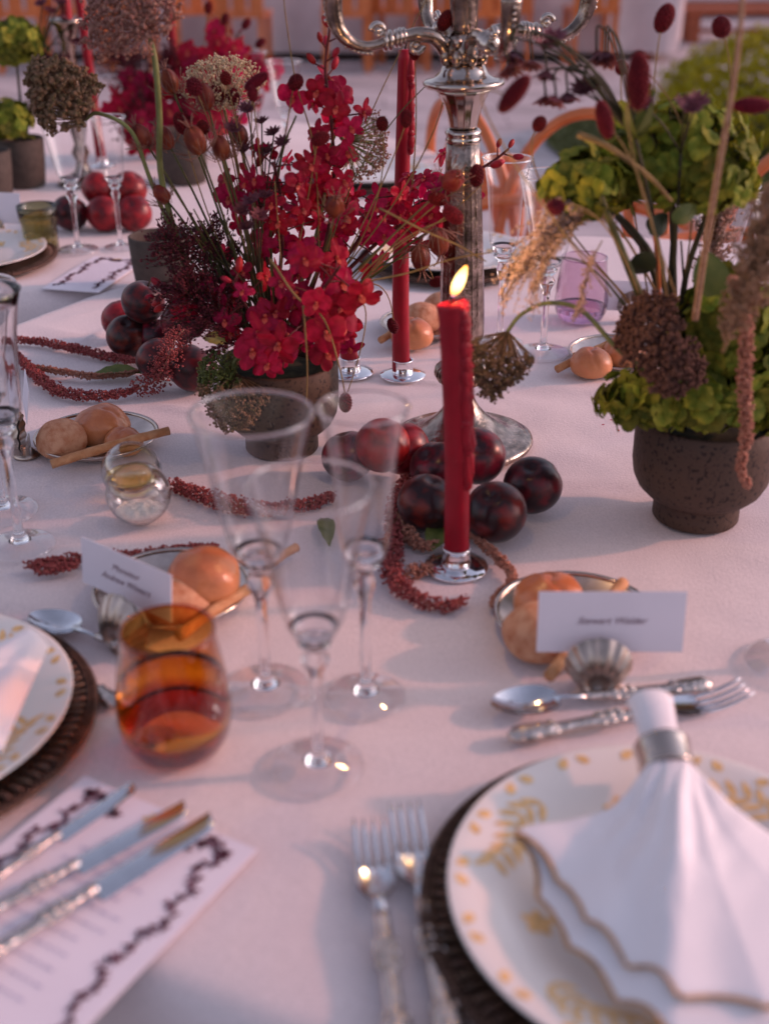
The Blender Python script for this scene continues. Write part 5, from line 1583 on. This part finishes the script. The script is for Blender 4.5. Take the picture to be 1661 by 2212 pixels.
# ---- astrantia stars
def astr_mesh():
    k = MB()
    for i in range(11):
        petal(k, TAU * i / 11 + rnd.uniform(-.1, .1), .0105, .0024, .75, .15, 2, 4, 0, .8)
    for i in range(22):
        a, r = rnd.uniform(0, TAU), rnd.uniform(0, .0042)
        k.bead((r * math.cos(a), r * math.sin(a), .004 + rnd.uniform(0, .003)), .0009, base=OCT)
    return k.mesh('astrantia_flower', M['astrantia'])
AM = [astr_mesh() for _ in range(2)]
def astrantia(label, heads, base, fork_, Y0, s=1.0, m='dark_stem', r=.0012, leaf=None):
    b_ = Vector(base)
    path = bez(b_, b_.lerp(fork_, .5) + Vector((0, 0, .01)), fork_, 12)
    t, _ = stem_root('astrantia_stem', label, 'astrantia', path, r * 1.4, M[m], None, .8, 6)
    k = MB()
    for (u, v, dy, hang) in heads:
        h = aty(u, v, Y0 + dy)
        top = h + UP * (.02 if hang else 0)
        mid = fork_.lerp(top, .55) + Vector((0, 0, .018 if hang else .004))
        pth = spline([fork_, mid, top] + ([h] if hang else []), 5)
        k.tube(local(b_, pth), r * .7, 5)
        d = Vector((rnd.uniform(-.3, .3), rnd.uniform(-.6, -.1), -.8 if hang else .9))
        link('astrantia_flower', AM[rnd.randrange(2)], t, Matrix.Translation(h - b_) @ frame(d, rnd.uniform(0, 6)) @ Matrix.Scale(s * rnd.uniform(.9, 1.1), 4))
    k.build('side_stems', M[m], t)
    if leaf:
        k = MB()
        for an in range(5):
            mt = Matrix.Translation(fork_ - b_) @ frame((math.cos(an * 1.3), math.sin(an * 1.3) * .6 - .3, 1.0)) @ Matrix.Rotation(PI / 2, 4, 'X')
            kk_ = MB()
            petal(kk_, 0, .034, .0055, .2, .5, 3, 6)
            k.add([mt @ Vector(q) for q in kk_.v], kk_.f)
        k.build('collar_leaf', M['leaf'], t)
    return t
astrantia('sprig of dusky purple astrantia stars left of the tall orchid', [(535, 240, 0, 0), (503, 283, 0, 0), (592, 292, .01, 0), (612, 312, 0, 0), (566, 268, .01, 0), (528, 330, 0, 0), (575, 330, .02, 0)], W_(590, 740, 0), W_(570, 470, 0), PC.y)
astrantia('dark purple astrantia heads deep in the red flowers', [(545, 440, -.05, 0), (560, 470, -.05, 0), (535, 495, -.05, 0), (520, 460, -.04, 0), (572, 430, -.04, 0)], W_(590, 750, -.03), W_(560, 600, -.03), PC.y, 1.05)
fk = aty(1372, 300, VY - .06)
astrantia('tall branching sprig of drooping dark astrantia over the paving', [(1112, 112, -.05, 1), (1098, 138, -.06, 1), (1150, 128, -.06, 1), (1172, 108, -.04, 0), (1193, 92, -.05, 0), (1180, 150, -.05, 1), (1200, 205, -.06, 1), (1225, 198, -.05, 1), (1178, 205, -.05, 1), (1288, 110, -.02, 1), (1312, 118, -.02, 1), (1262, 200, -.05, 0), (1305, 112, -.03, 1)],
          aty(1440, 640, VY - .02), fk, VY, 1.25, 'dark_stem', .0015, True)
astrantia('short sprig of dark astrantia lying on the hydrangea top', [(1475, 232, -.08, 0), (1505, 225, -.08, 0), (1490, 240, -.09, 0), (1392, 232, -.06, 0)], aty(1450, 640, VY), aty(1470, 330, VY - .03), VY, 1.0)

# ---- umbels
def umbel(label, uv, dy, path_uv, rad, m, normal, Y0=None, s=1.0, dome=0.35, nray=42, sm='green_stalk', stem_r=.0020, fl=12, fr=.0012):
    head = W_(*uv, dy, Y0)
    pts = [W_(u, v, d, Y0) for u, v, d in path_uv]
    nrm = Vector(normal).normalized()
    hub = head - nrm * rad * .55
    path = spline(pts + [hub], 6)
    t, b_ = stem_root('umbel_stem', label, 'umbel flower', path, stem_r, M[sm], None, .8, 8)
    F = Matrix.Translation(hub - b_) @ frame(nrm)
    k, kr = MB(), MB()
    for i in range(nray):
        q = math.sqrt((i + .5) / nray)
        a = i * 2.399963
        p = Vector((rad * q * math.cos(a), rad * q * math.sin(a), rad * (.55 + dome * (1 - q * q)) * rnd.uniform(.9, 1.08)))
        kr.tube([F @ Vector((0, 0, 0)), F @ Vector((p.x * .55, p.y * .55, p.z * .45)), F @ (p - Vector((0, 0, .004)))], .0005, 4)
        cr_ = rad * .16
        for j in range(fl):
            o = Vector((rnd.gauss(0, .5), rnd.gauss(0, .5), rnd.uniform(-.5, .7))) * cr_
            k.bead(F @ (p + o), fr * rnd.uniform(.7, 1.3), base=OCT if j % 2 else ICO)
            if j % 3 == 0:
                kr.tube([F @ (p - Vector((0, 0, .005))), F @ (p + o)], .0003, 3)
    tag(k.build('florets', M[m], t), kind='stuff')
    tag(kr.build('rays', M[m] if nray > 50 else M[sm], t), kind='stuff')
    return t
umbel('large round brown umbel at the top left on a thick green stalk', (288, 28), -.06, [(420, 640, 0), (352, 400, -.02), (345, 250, -.05), (335, 130, -.06)], .050, 'umbel_brown', (-.35, -.75, .75), s=1, nray=90, stem_r=.0034, fl=18, fr=.0017)
umbel('drooping olive-brown umbel in front of the back candlestick', (158, 228), -.03, [(430, 640, 0), (330, 400, -.02), (285, 285, -.03), (215, 245, -.03)], .035, 'umbel_olive', (-.45, -.45, .75), nray=95, dome=1.5, stem_r=.0024, fl=20, fr=.0021)
umbel('cream lace umbel behind the burnet bobbles', (482, 186), .05, [(560, 720, .02), (520, 400, .04), (490, 260, .05)], .042, 'umbel_cream', (.1, -.5, .85), nray=60, fl=14, sm='dry_stem', dome=.5)
umbel('pinkish brown umbel drooping right behind the tall orchid spike', (782, 318), .03, [(610, 740, 0), (690, 480, .03), (720, 300, .03)], .036, 'umbel_brown', (1, -.2, -.35), nray=46, fl=12, sm='green_stalk', dome=.7)
umbel('green umbel hanging over the left of the pot rim', (506, 845), -.07, [(580, 765, -.02), (530, 760, -.06), (505, 785, -.07)], .036, 'umbel_olive', (-.1, -.5, -.9), nray=80, fl=16, dome=1.1, fr=.0015)
umbel('green lacy umbel tucked against the left of the pot rim', (478, 812), -.06, [(580, 765, -.02), (520, 775, -.05), (492, 790, -.06)], .030, 'leaf', (-.6, -.6, .3), nray=60, fl=12, dome=.7, fr=.0014)
umbel('feathery umbel bending right from the green arrangement to the candelabrum foot', (1085, 752), -.03, [(1395, 800, -.05), (1330, 750, -.06), (1255, 670, -.05), (1180, 655, -.04), (1125, 680, -.03)], .030, 'umbel_olive', (-.30, -.25, -1), Y0=VY, nray=90, fl=14, dome=1.5, stem_r=.0024, fr=.0015)
umbel('brown dried umbel low at the left of the green arrangement', (1405, 715), -.08, [(1470, 900, -.02), (1450, 830, -.05)], .033, 'umbel_dark', (-.7, -.5, .4), Y0=VY, nray=70, fl=16, dome=.5, sm='dark_stem', fr=.0022)
umbel('second dried umbel above the pot rim at the right arrangement', (1455, 790), -.10, [(1500, 900, -.03), (1495, 850, -.06)], .026, 'umbel_dark', (-.2, -.8, .3), Y0=VY, nray=50, fl=16, dome=.5, sm='dark_stem', fr=.0021)

# ---- feathery burgundy plumes and wispy grass in the red pot
def plume(label, path_uv, Y0, m, L, n, rad, name='plume_stem', cat='plume', sm='dark_stem', droop=0.4, leafy=.0016, stem_r=.0016, dens=10, start=.35, group=None):
    path = spline([aty(u, v, Y0 + d) for u, v, d in path_uv], 6)
    t, b_ = stem_root(name, label, cat, path, stem_r, M[sm], group, .5, 6)
    k, kt = MB(), MB()
    N = len(path) - 1
    for i in range(n):
        q = start + (1 - start) * i / n
        p = path[int(q * N)]
        td = (path[min(N, int(q * N) + 1)] - path[max(0, int(q * N) - 1)]).normalized()
        a = rnd.uniform(0, TAU)
        o1 = td.orthogonal().normalized()
        out = o1 * math.cos(a) + td.cross(o1) * math.sin(a)
        l_ = L * rnd.uniform(.6, 1.1) * (1 - .55 * abs(q - .55) / .5)
        e = p + (out * rad + td * .8) * l_ - UP * droop * l_ * rnd.uniform(.4, 1)
        br = bez(p - b_, (p + out * l_ * .35 * rad + td * l_ * .4) - b_, e - b_, dens)
        kt.tube(br, .00032, 3)
        for w_ in br[2:]:
            for _ in range(2):
                k.bead(w_ + Vector((rnd.gauss(0, 1), rnd.gauss(0, 1), rnd.gauss(0, 1))) * leafy * .9, (leafy * rnd.uniform(.4, .8), leafy * rnd.uniform(.4, .8), leafy * rnd.uniform(.8, 1.5)), frame(td + out), OCT)
    tag(k.build('spikelets', M[m], t), kind='stuff')
    tag(kt.build('branchlets', M[sm], t), kind='stuff')
    return t
for lb, p in (('burgundy feathery plume reaching left over the clay cup', [(590, 760, 0), (500, 660, -.01), (420, 570, -.02), (350, 505, -.03)]), ('burgundy feathery plume low over the left plums', [(585, 765, -.01), (500, 700, -.03), (430, 650, -.04), (380, 620, -.05)]),
              ('burgundy feathery plume upright between pods and orchids', [(590, 760, .02), (520, 640, .02), (470, 560, .02), (440, 500, .02)]), ('burgundy plume at the shadowed left side of the pot', [(590, 770, -.02), (520, 740, -.05), (480, 700, -.06), (450, 690, -.06)])):
    plume(lb, p, PC.y, 'plume_dark', .05, 90, .9, sm='dark_stem', droop=.15, leafy=.0019, group='burgundy plumes in the red arrangement')
# bare upright stems in the pot
def bare(label, p, m, r=.0013, Y0=None, cat='stem', group='bare stems in the red arrangement', name='bare_stem'):
    path = spline([W_(u, v, d, Y0) for u, v, d in p], 6)
    return stem_root(name, label, cat, path, r, M[m], group, .55, 6)[0]
for i in range(26):
    u0, u1 = rnd.uniform(545, 640), rnd.uniform(350, 620)
    v1 = rnd.uniform(380, 600)
    bare('thin bare brown-green stem standing in the moss of the red arrangement', [(u0, 775, rnd.uniform(-.04, .04)), ((u0 * 1.2 + u1 * .8) / 2, (775 + v1) / 2, rnd.uniform(-.05, .04)), (u1, v1, rnd.uniform(-.06, .05))], rnd.choice(['stem', 'dark_stem', 'dry_stem']), rnd.uniform(.0008, .0016))
bare('straw-coloured bent stem arching over the pot front', [(585, 560, -.10), (640, 640, -.12), (700, 690, -.12), (735, 800, -.11), (745, 850, -.10)], 'dry_stem', .0013)
bare('straw stem hanging straight down before the pot', [(655, 660, -.12), (660, 720, -.125), (664, 800, -.12), (662, 880, -.11)], 'dry_stem', .0011)
bare('long thin straw stem rising to the top edge of the picture', [(690, 560, .02), (680, 330, .02), (640, 180, .02), (618, 40, .02), (610, -40, .02)], 'dry_stem', .0009)
bare('thin stem leaning right to the candelabrum pan', [(690, 600, .0), (760, 400, .02), (850, 260, .04), (950, 155, .06)], 'stem', .0009)
bare('thin stem crossing the tall candle to the column', [(760, 640, -.05), (850, 540, -.06), (960, 470, -.06), (1045, 395, -.06)], 'dry_stem', .0009)
bare('orange-lit straw stem crossing the column above the flame', [(780, 610, -.10), (880, 590, -.13), (975, 560, -.14), (1060, 545, -.14)], 'dry_stem', .0011)
bare('orange-lit straw stem bending over the column', [(820, 450, -.10), (920, 500, -.13), (990, 530, -.13), (1050, 565, -.13)], 'dry_stem', .0011)
bare('thin stem rising behind the candelabrum arm', [(700, 560, .03), (780, 300, .05), (860, 120, .06), (930, -20, .07)], 'dry_stem', .0008)
bare('dark twig right of the pot with an orchid on it', [(640, 765, 0), (700, 720, -.03), (760, 672, -.05), (808, 640, -.05)], 'twig', .0022)
bare('fuzzy green-brown wand left of the orchids', [(600, 760, 0), (585, 500, 0), (610, 330, 0), (640, 250, 0)], 'stem', .0018)

# ---- leaves
def big_leaf(label, a, b_, W, m, z=0.004, roll=0.0):
    p, q = tab(*a, T + z), tab(*b_, T + z)
    d = q - p
    L = d.length
    kk_ = MB()
    def f(i, j):
        wv = W * math.sin(PI * min(.99, j) ** .8) ** .8
        x = (i - .5) * 2 * wv
        return Vector((x, L * j, .004 * math.sin(PI * j) + abs(x) * (.35 + roll * (i - .5)) + .0012 * math.sin(j * 30) * abs(i - .5)))
    kk_.grid(f, 8, 18)
    o = kk_.build('leaf', M[m])
    o.location, o.rotation_euler = p, (0, 0, math.atan2(-d.x, d.y))
    tag(o, label, 'leaf')
big_leaf('green plum leaf lying on the cloth left of the plums', (308, 808), (192, 815), .017, 'leaf')
big_leaf('yellow-green leaf beside the left pile of plums', (492, 745), (440, 728), .016, 'leaf_yellow', .03, .8)
big_leaf('small green leaf under the plums by the lit candle', (935, 1190), (958, 1130), .012, 'leaf', .006)
big_leaf('green leaf right of the lit candle foot under the plums', (1012, 1165), (1035, 1110), .010, 'leaf', .006)
big_leaf('olive leaf seen through the champagne flute', (700, 1120), (712, 1180), .009, 'leaf', .004)

# ---- amaranth strings
def amaranth(label, pts, rmax, m='amaranth', dens=1.25, zf=None, world=None, clump=0.6, taper=True):
    rmax *= 1.2
    path = spline(world if world else [tab(u, v, T + (zf or 0.007)) for u, v in pts], 10)
    base = path[0].copy()
    t = thing('amaranth_string', label, 'amaranth', base, 0, 'tasselled amaranth strings')
    L = sum((path[i + 1] - path[i]).length for i in range(len(path) - 1))
    MB().tube(local(base, path), .0011, 6).build('stem', M['amaranth_pale'], t)
    k = MB()
    n = int(L * 6000 * dens)
    cum = [0]
    for i in range(len(path) - 1):
        cum.append(cum[-1] + (path[i + 1] - path[i]).length)
    for i in range(n):
        s = rnd.random() * L
        j = next((q for q in range(len(cum) - 1) if cum[q + 1] >= s), len(cum) - 2)
        f = (s - cum[j]) / max(1e-9, cum[j + 1] - cum[j])
        p = path[j].lerp(path[j + 1], f)
        q = s / L
        r = rmax * ((0.45 + .55 * math.sin(PI * min(1, q * .92 + .10)) ** .7) if taper else 1)
        r *= 1 + clump * .95 * nz((s * 85, 0, 3)) + .35 * nz((s * 260, 2, 0))
        r = max(r, rmax * .22)
        d = Vector((rnd.gauss(0, 1), rnd.gauss(0, 1), rnd.gauss(0, 1))).normalized()
        c = p + d * r * rnd.uniform(.55, 1.0)
        if world is None:
            c.z = max(c.z, T + .0012)
        k.bead(c - base, rnd.uniform(.0011, .0021), None, OCT)
    tag(k.build('florets', M[m], t), kind='stuff')
    return t
amaranth('red amaranth string along the back left of the cloth', [(34, 735), (90, 738), (160, 752), (225, 768), (300, 780), (352, 782)], .0062)
amaranth('thin pale amaranth strand between the two thicker left strings', [(60, 790), (130, 802), (200, 812), (270, 808), (300, 800)], .0042, 'amaranth_pale')
amaranth('thick red amaranth string curling along the left to the plums', [(40, 770), (85, 815), (130, 845), (190, 855), (260, 850), (300, 838)], .0075)
amaranth('bunched amaranth tassel hanging down over the left plums', None, .0150, world=[tab(u, v, T + z) for u, v, z in ((398, 712, .075), (382, 730, .070), (365, 770, .055), (352, 800, .030), (330, 825, .016), (300, 838, .010))], clump=1.0, taper=False)
amaranth('red amaranth tip pointing at the glass cruets', [(372, 1046), (405, 1058), (440, 1072), (500, 1090), (560, 1100), (620, 1098), (690, 1082), (720, 1068)], .0092)
amaranth('amaranth tip lying before the left wine foot', [(58, 1222), (110, 1214), (160, 1206), (230, 1202), (300, 1200), (360, 1190), (420, 1182), (470, 1180)], .0058)
amaranth('short second amaranth tip in front of the longer one', [(82, 1234), (120, 1228), (165, 1222)], .0052)
amaranth('thick amaranth string curling round the left of the lit candle holder', [(880, 1030), (862, 1075), (852, 1120), (850, 1175), (845, 1230), (868, 1272), (920, 1300), (975, 1308), (1000, 1292)], .0098)
amaranth('pale amaranth strand behind the lit candle holder', [(858, 1095), (880, 1150), (915, 1180), (945, 1170)], .0070, 'amaranth_pale')
amaranth('pale amaranth stub left of the chrome holder', [(880, 1240), (905, 1232), (928, 1222)], .0068, 'amaranth_pale')
amaranth('thin pale amaranth strand curling round the right of the holder', [(1012, 1148), (1048, 1180), (1082, 1212), (1105, 1242), (1098, 1268), (1072, 1285), (1062, 1308)], .0046, 'amaranth_pale')
amaranth('pale amaranth tassel hanging in front of the right pot', None, .0060, 'amaranth_pale', world=[aty(u, v, VY - .115 + d) for u, v, d in ((1580, 600, 0), (1602, 660, -.01), (1610, 740, -.012), (1606, 830, -.012), (1612, 930, -.012), (1600, 1010, -.012), (1616, 1052, -.012))], clump=.3)

# ---- hydrangeas
def floret_mesh():
    k = MB()
    for i in range(4):
        petal(k, TAU * i / 4 + rnd.uniform(-.15, .15), .0122, .0070, rnd.uniform(.15, .6), rnd.uniform(.1, .6), 4, 5, .0008, 1.15, .5)
    k.bead((0, 0, .001), .0012, base=OCT)
    return k.mesh('floret', M['hydrangea'])
FM = [floret_mesh() for _ in range(5)]
def hydrangea(label, c, rad, n, stem_uv, Y0, s=1.0, sq=(1, 1, .8)):
    c = Vector(c)
    base = aty(*stem_uv[0][:2], Y0 + stem_uv[0][2])
    path = spline([aty(u, v, Y0 + d) for u, v, d in stem_uv] + [c - UP * rad * .4], 6)
    t, b_ = stem_root('hydrangea', label, 'hydrangea', path, .0034, M['dark_stem'], None, .75, 8)
    k = MB()
    n = int(n * 1.3)
    for i in range(n):
        z = 1 - 1.75 * (i + .5) / n
        a = i * 2.399963
        r = math.sqrt(max(0, 1 - z * z))
        d = Vector((r * math.cos(a), r * math.sin(a), z))
        rr = rad * rnd.uniform(.66, 1.10) * (1 + .34 * nz(d + c * 9, 1.9))
        p = c + Vector((d.x * sq[0], d.y * sq[1], d.z * sq[2])) * rr
        link('floret', FM[rnd.randrange(5)], t, Matrix.Translation(p - b_) @ frame(d + Vector((rnd.gauss(0, .3), rnd.gauss(0, .3), rnd.gauss(0, .3))), rnd.uniform(0, 6)) @ Matrix.Scale(s * rnd.uniform(.8, 1.2), 4))
        k.tube([c - UP * rad * .4 - b_, p - d * .002 - b_], .0006, 4)
    k.build('flower_stalks', M['dark_stem'], t)
    return t
hydrangea('green hydrangea head at the left of the right arrangement', aty(1262, 400, VY - .03), .034, 62, [(1448, 760, 0), (1430, 600, -.01), (1350, 480, -.02)], VY)
hydrangea('wide green hydrangea head at the top of the right arrangement', aty(1455, 345, VY + .02), .062, 125, [(1455, 760, .02), (1455, 600, .02)], VY, 1.0, (1.12, .9, .85))
hydrangea('green hydrangea head leaning out over the right edge of the tall one', aty(1545, 390, VY - .01), .034, 50, [(1470, 760, 0), (1480, 600, 0)], VY, .95)
hydrangea('yellow-green hydrangea skirt spilling over the pot rim at the left', aty(1425, 862, VY - .045), .044, 85, [(1480, 930, 0), (1460, 900, -.02)], VY, 1.0, (1.15, .8, .62))
hydrangea('green hydrangea skirt over the front of the right pot', aty(1530, 870, VY - .055), .042, 80, [(1500, 930, 0), (1520, 900, -.02)], VY, 1.0, (1.2, .7, .62))
hydrangea('shaded green hydrangea mass at the right edge above the pot', aty(1585, 730, VY - .02), .056, 120, [(1510, 930, 0), (1550, 850, -.01)], VY, 1.05, (1, .9, 1.15))
hydrangea('green hydrangea head in the right corner above the pot', aty(1655, 830, VY - .03), .050, 80, [(1520, 930, 0), (1600, 880, -.01)], VY, 1.0)
for i, (lb, p, m, r) in enumerate((('thick green-brown stalk slanting down left of the hydrangea stems', [(1390, 660, -.04), (1350, 560, -.05), (1310, 460, -.06), (1290, 400, -.06)], 'stem', .0042), ('dark upright stalk under the tall hydrangea', [(1445, 700, .0), (1450, 600, 0), (1455, 480, 0), (1440, 380, 0)], 'dark_stem', .0045),
                               ('orange-brown reed among the dark stalks', [(1425, 680, -.03), (1420, 560, -.03), (1405, 480, -.03)], 'bent', .0020), ('straw stem running diagonally across both hydrangea heads', [(1248, 290, -.09), (1310, 315, -.09), (1400, 380, -.09), (1450, 435, -.09)], 'dry_stem', .0030),
                               ('tall tan reed rising out of the top right', [(1500, 690, -.10), (1522, 540, -.12), (1550, 370, -.14), (1580, 200, -.15), (1598, 60, -.16), (1606, -60, -.16)], 'tan_plume', .0031), ('thin dark stem right of the stalk bunch', [(1492, 720, 0), (1478, 620, 0), (1470, 520, 0)], 'dark_stem', .0016),
                               ('dark branching stalk left in the bunch', [(1438, 700, .01), (1400, 560, .01), (1350, 490, 0), (1330, 470, 0)], 'dark_stem', .0030), ('long thin grass stem bending over the purple tumbler', [(1365, 680, -.03), (1300, 600, -.04), (1240, 560, -.04), (1130, 558, -.04)], 'stem', .0013))):
    bare(lb, p, m, r, VY, 'stem', 'stalks of the green arrangement', 'flower_stalk')
bare('orange straw stem bowed between tumbler and pot', [(1390, 700, -.03), (1330, 620, -.04), (1270, 560, -.05), (1215, 500, -.05)], 'dry_stem', .0012, VY, 'stem', 'stalks of the green arrangement', 'flower_stalk')
def sprig_leaf(lb, uv, dy, ang, L, W, m):
    c = aty(*uv, VY + dy)
    k = MB()
    petal(k, 0, L, W, .25, .5, 5, 8, .0004, .75)
    o = k.build('leaf', M[m])
    o.location = c
    o.rotation_euler = (R(60), 0, ang)
    o.rotation_euler = (Matrix.Rotation(ang, 3, 'Y') @ Matrix.Rotation(R(70), 3, 'X')).to_euler()
    tag(o, lb, 'leaf')
sprig_leaf('dark round leaf low on the left stalk of the green arrangement', (1400, 545), -.05, R(195), .03, .012, 'leaf_dark')
sprig_leaf('second dark leaf on the stalks of the green arrangement', (1400, 500), -.05, R(60), .026, .010, 'leaf_dark')
sprig_leaf('olive leaf pointing right from the stalk bunch', (1450, 470), -.05, R(80), .032, .009, 'leaf')
sprig_leaf('bright leaf at the rim under the tall reed', (1540, 640), -.10, R(-10), .040, .016, 'leaf')
sprig_leaf('small dark leaf above the stalk bunch', (1395, 480), -.04, R(100), .022, .008, 'leaf_dark')

# ---- pink grasses
plume('drooping pink grass plume over the far glasses', [(1480, 760, -.02), (1400, 600, -.02), (1340, 500, -.03), (1290, 465, -.03), (1230, 480, -.04), (1180, 520, -.05)], VY, 'grass_plume', .10, 70, .35, 'grass_stem', 'ornamental grass', 'dry_stem', .9, .0017, .0016, 16, .45)
plume('upright pink grass plume behind the tall reed', [(1500, 760, .06), (1520, 640, .06), (1545, 500, .06), (1560, 390, .06)], VY, 'grass_plume', .07, 150, .32, 'grass_stem', 'ornamental grass', 'dry_stem', .45, .0018, .0016, 12, .25)
plume('blurred tan grass plume cut off by the right edge', [(1560, 760, -.16), (1610, 640, -.17), (1650, 540, -.17), (1690, 430, -.17)], VY, 'tan_plume', .07, 170, .45, 'grass_stem', 'ornamental grass', 'dry_stem', .35, .0020, .0018, 12, .1)
for lb, p in (('single pink seed strand hanging before the purple tumbler', [(1300, 520, -.05), (1280, 560, -.06), (1262, 620, -.06), (1238, 690, -.06)]), ('thin pink seed strand left of the hanging plume', [(1270, 470, -.05), (1210, 520, -.06), (1170, 580, -.06), (1150, 620, -.06)]),
              ('pink seed strand at the top of the drooping plume', [(1290, 470, -.06), (1200, 440, -.06), (1160, 510, -.06)])):
    plume(lb, p, VY, 'grass_plume', .014, 40, .4, 'grass_stem', 'ornamental grass', 'dry_stem', .3, .0015, .0007, 4, .2)

# ---- flowers on the back table (soft in the distance)
BY_ = pb3.y - .05
orchid('red orchid cluster at the left of the back red bouquet', [(400, 330, 0), (350, 270, .0), (300, 225, .0), (262, 190, .0)], 0.35, 1.0, 24, .042, 0, 1.4, 1.75, 'red orchids in the back bouquet', Y0=BY_)
orchid('red orchid cluster hanging under the back bouquet', [(400, 330, 0), (350, 300, -.02), (310, 270, -.03), (300, 255, -.03)], 0.2, 1.0, 18, .042, 0, 1.4, 1.75, 'red orchids in the back bouquet', Y0=BY_)
orchid('red orchid spike right in the back bouquet', [(410, 330, 0), (440, 240, 0), (470, 170, 0), (500, 110, 0), (515, 70, 0)], 0.2, .85, 36, .042, 3, 1.2, 1.75, 'red orchids in the back bouquet', Y0=BY_)
orchid('red orchid spike in the middle of the back bouquet', [(400, 330, 0), (400, 230, 0), (420, 170, 0), (445, 140, 0)], 0.2, 1.0, 27, .042, 0, 1.2, 1.75, 'red orchids in the back bouquet', Y0=BY_)
orchid('red orchid spike behind the back bouquet candle', [(405, 330, .05), (450, 260, .05), (530, 180, .05), (560, 120, .05)], 0.3, 1.0, 27, .042, 0, 1.2, 1.75, 'red orchids in the back bouquet', Y0=BY_)
for lb, p in (('dusky purple plume over the back bouquet', [(400, 330, .02), (340, 230, .02), (290, 160, .02), (260, 110, .02)]), ('second dusky plume right in the back bouquet', [(405, 330, .02), (420, 250, .0), (400, 170, .0), (360, 130, .0)]), ('dusky plume low at the left of the back bouquet', [(400, 330, -.03), (330, 280, -.03), (290, 240, -.03)])):
    plume(lb, p, BY_, 'plume_dark', .09, 110, .8, sm='dark_stem', droop=.1, leafy=.0034, dens=9, start=.2, group='dusky plumes in the back bouquet')
for lb, uv in (('burnet bobble above the back bouquet', (450, 20)), ('burnet bobble right above the back bouquet', (530, 55)), ('burnet bobble high in the back bouquet', (485, 45)), ('burnet bobble near the far chairs in the back bouquet', (560, 95))):
    burnet(lb, uv, 0, (430, 300), 0, 1.6, 1.5, (0, 0, .05), Y0=BY_, BY=BY_, rad=.0014)
LY = tab(55, 400).y
hydrangea('green hydrangea head high at the left edge of the back table', aty(32, 95, LY), .062, 90, [(55, 330, 0), (45, 220, 0)], LY, 1.3)
hydrangea('green hydrangea low over the grey pots at the left edge', aty(20, 262, LY - .03), .050, 70, [(50, 340, 0), (35, 300, -.01)], LY, 1.2)
plume('brown grass plume on the back table behind the olive umbel', [(50, 320, 0), (70, 240, 0), (110, 200, 0), (165, 195, 0)], LY, 'tan_plume', .10, 130, .45, 'grass_stem', 'ornamental grass', 'dry_stem', .35, .0026, .0018, 10, .25)
astrantia('dark astrantia sprig at the top left over the back candlestick', [(92, 12, 0, 0), (110, 30, 0, 0), (128, 10, 0, 0), (140, 30, 0, 1), (100, 115, 0, 1), (135, 118, 0, 1), (168, 80, 0, 1)], aty(55, 330, LY), aty(80, 150, LY), LY, 1.7, 'dark_stem', .0018)
# fallen petals on the cloth
for i, (lb, uv) in enumerate((('tiny fallen red petal, lowest of three right of the candelabrum foot', (1335, 928)), ('tiny fallen red petal, leftmost of three right of the candelabrum foot', (1300, 918)), ('tiny fallen red petal, topmost of three right of the candelabrum foot', (1322, 908)))):
    k = MB()
    petal(k, rnd.uniform(0, 6), .0042, .0016, .1, .1, 2, 4)
    o = k.build('fallen_petal', M['orchid'])
    o.location = tab(*uv, T + .0012)
    tag(o, lb, 'petal')
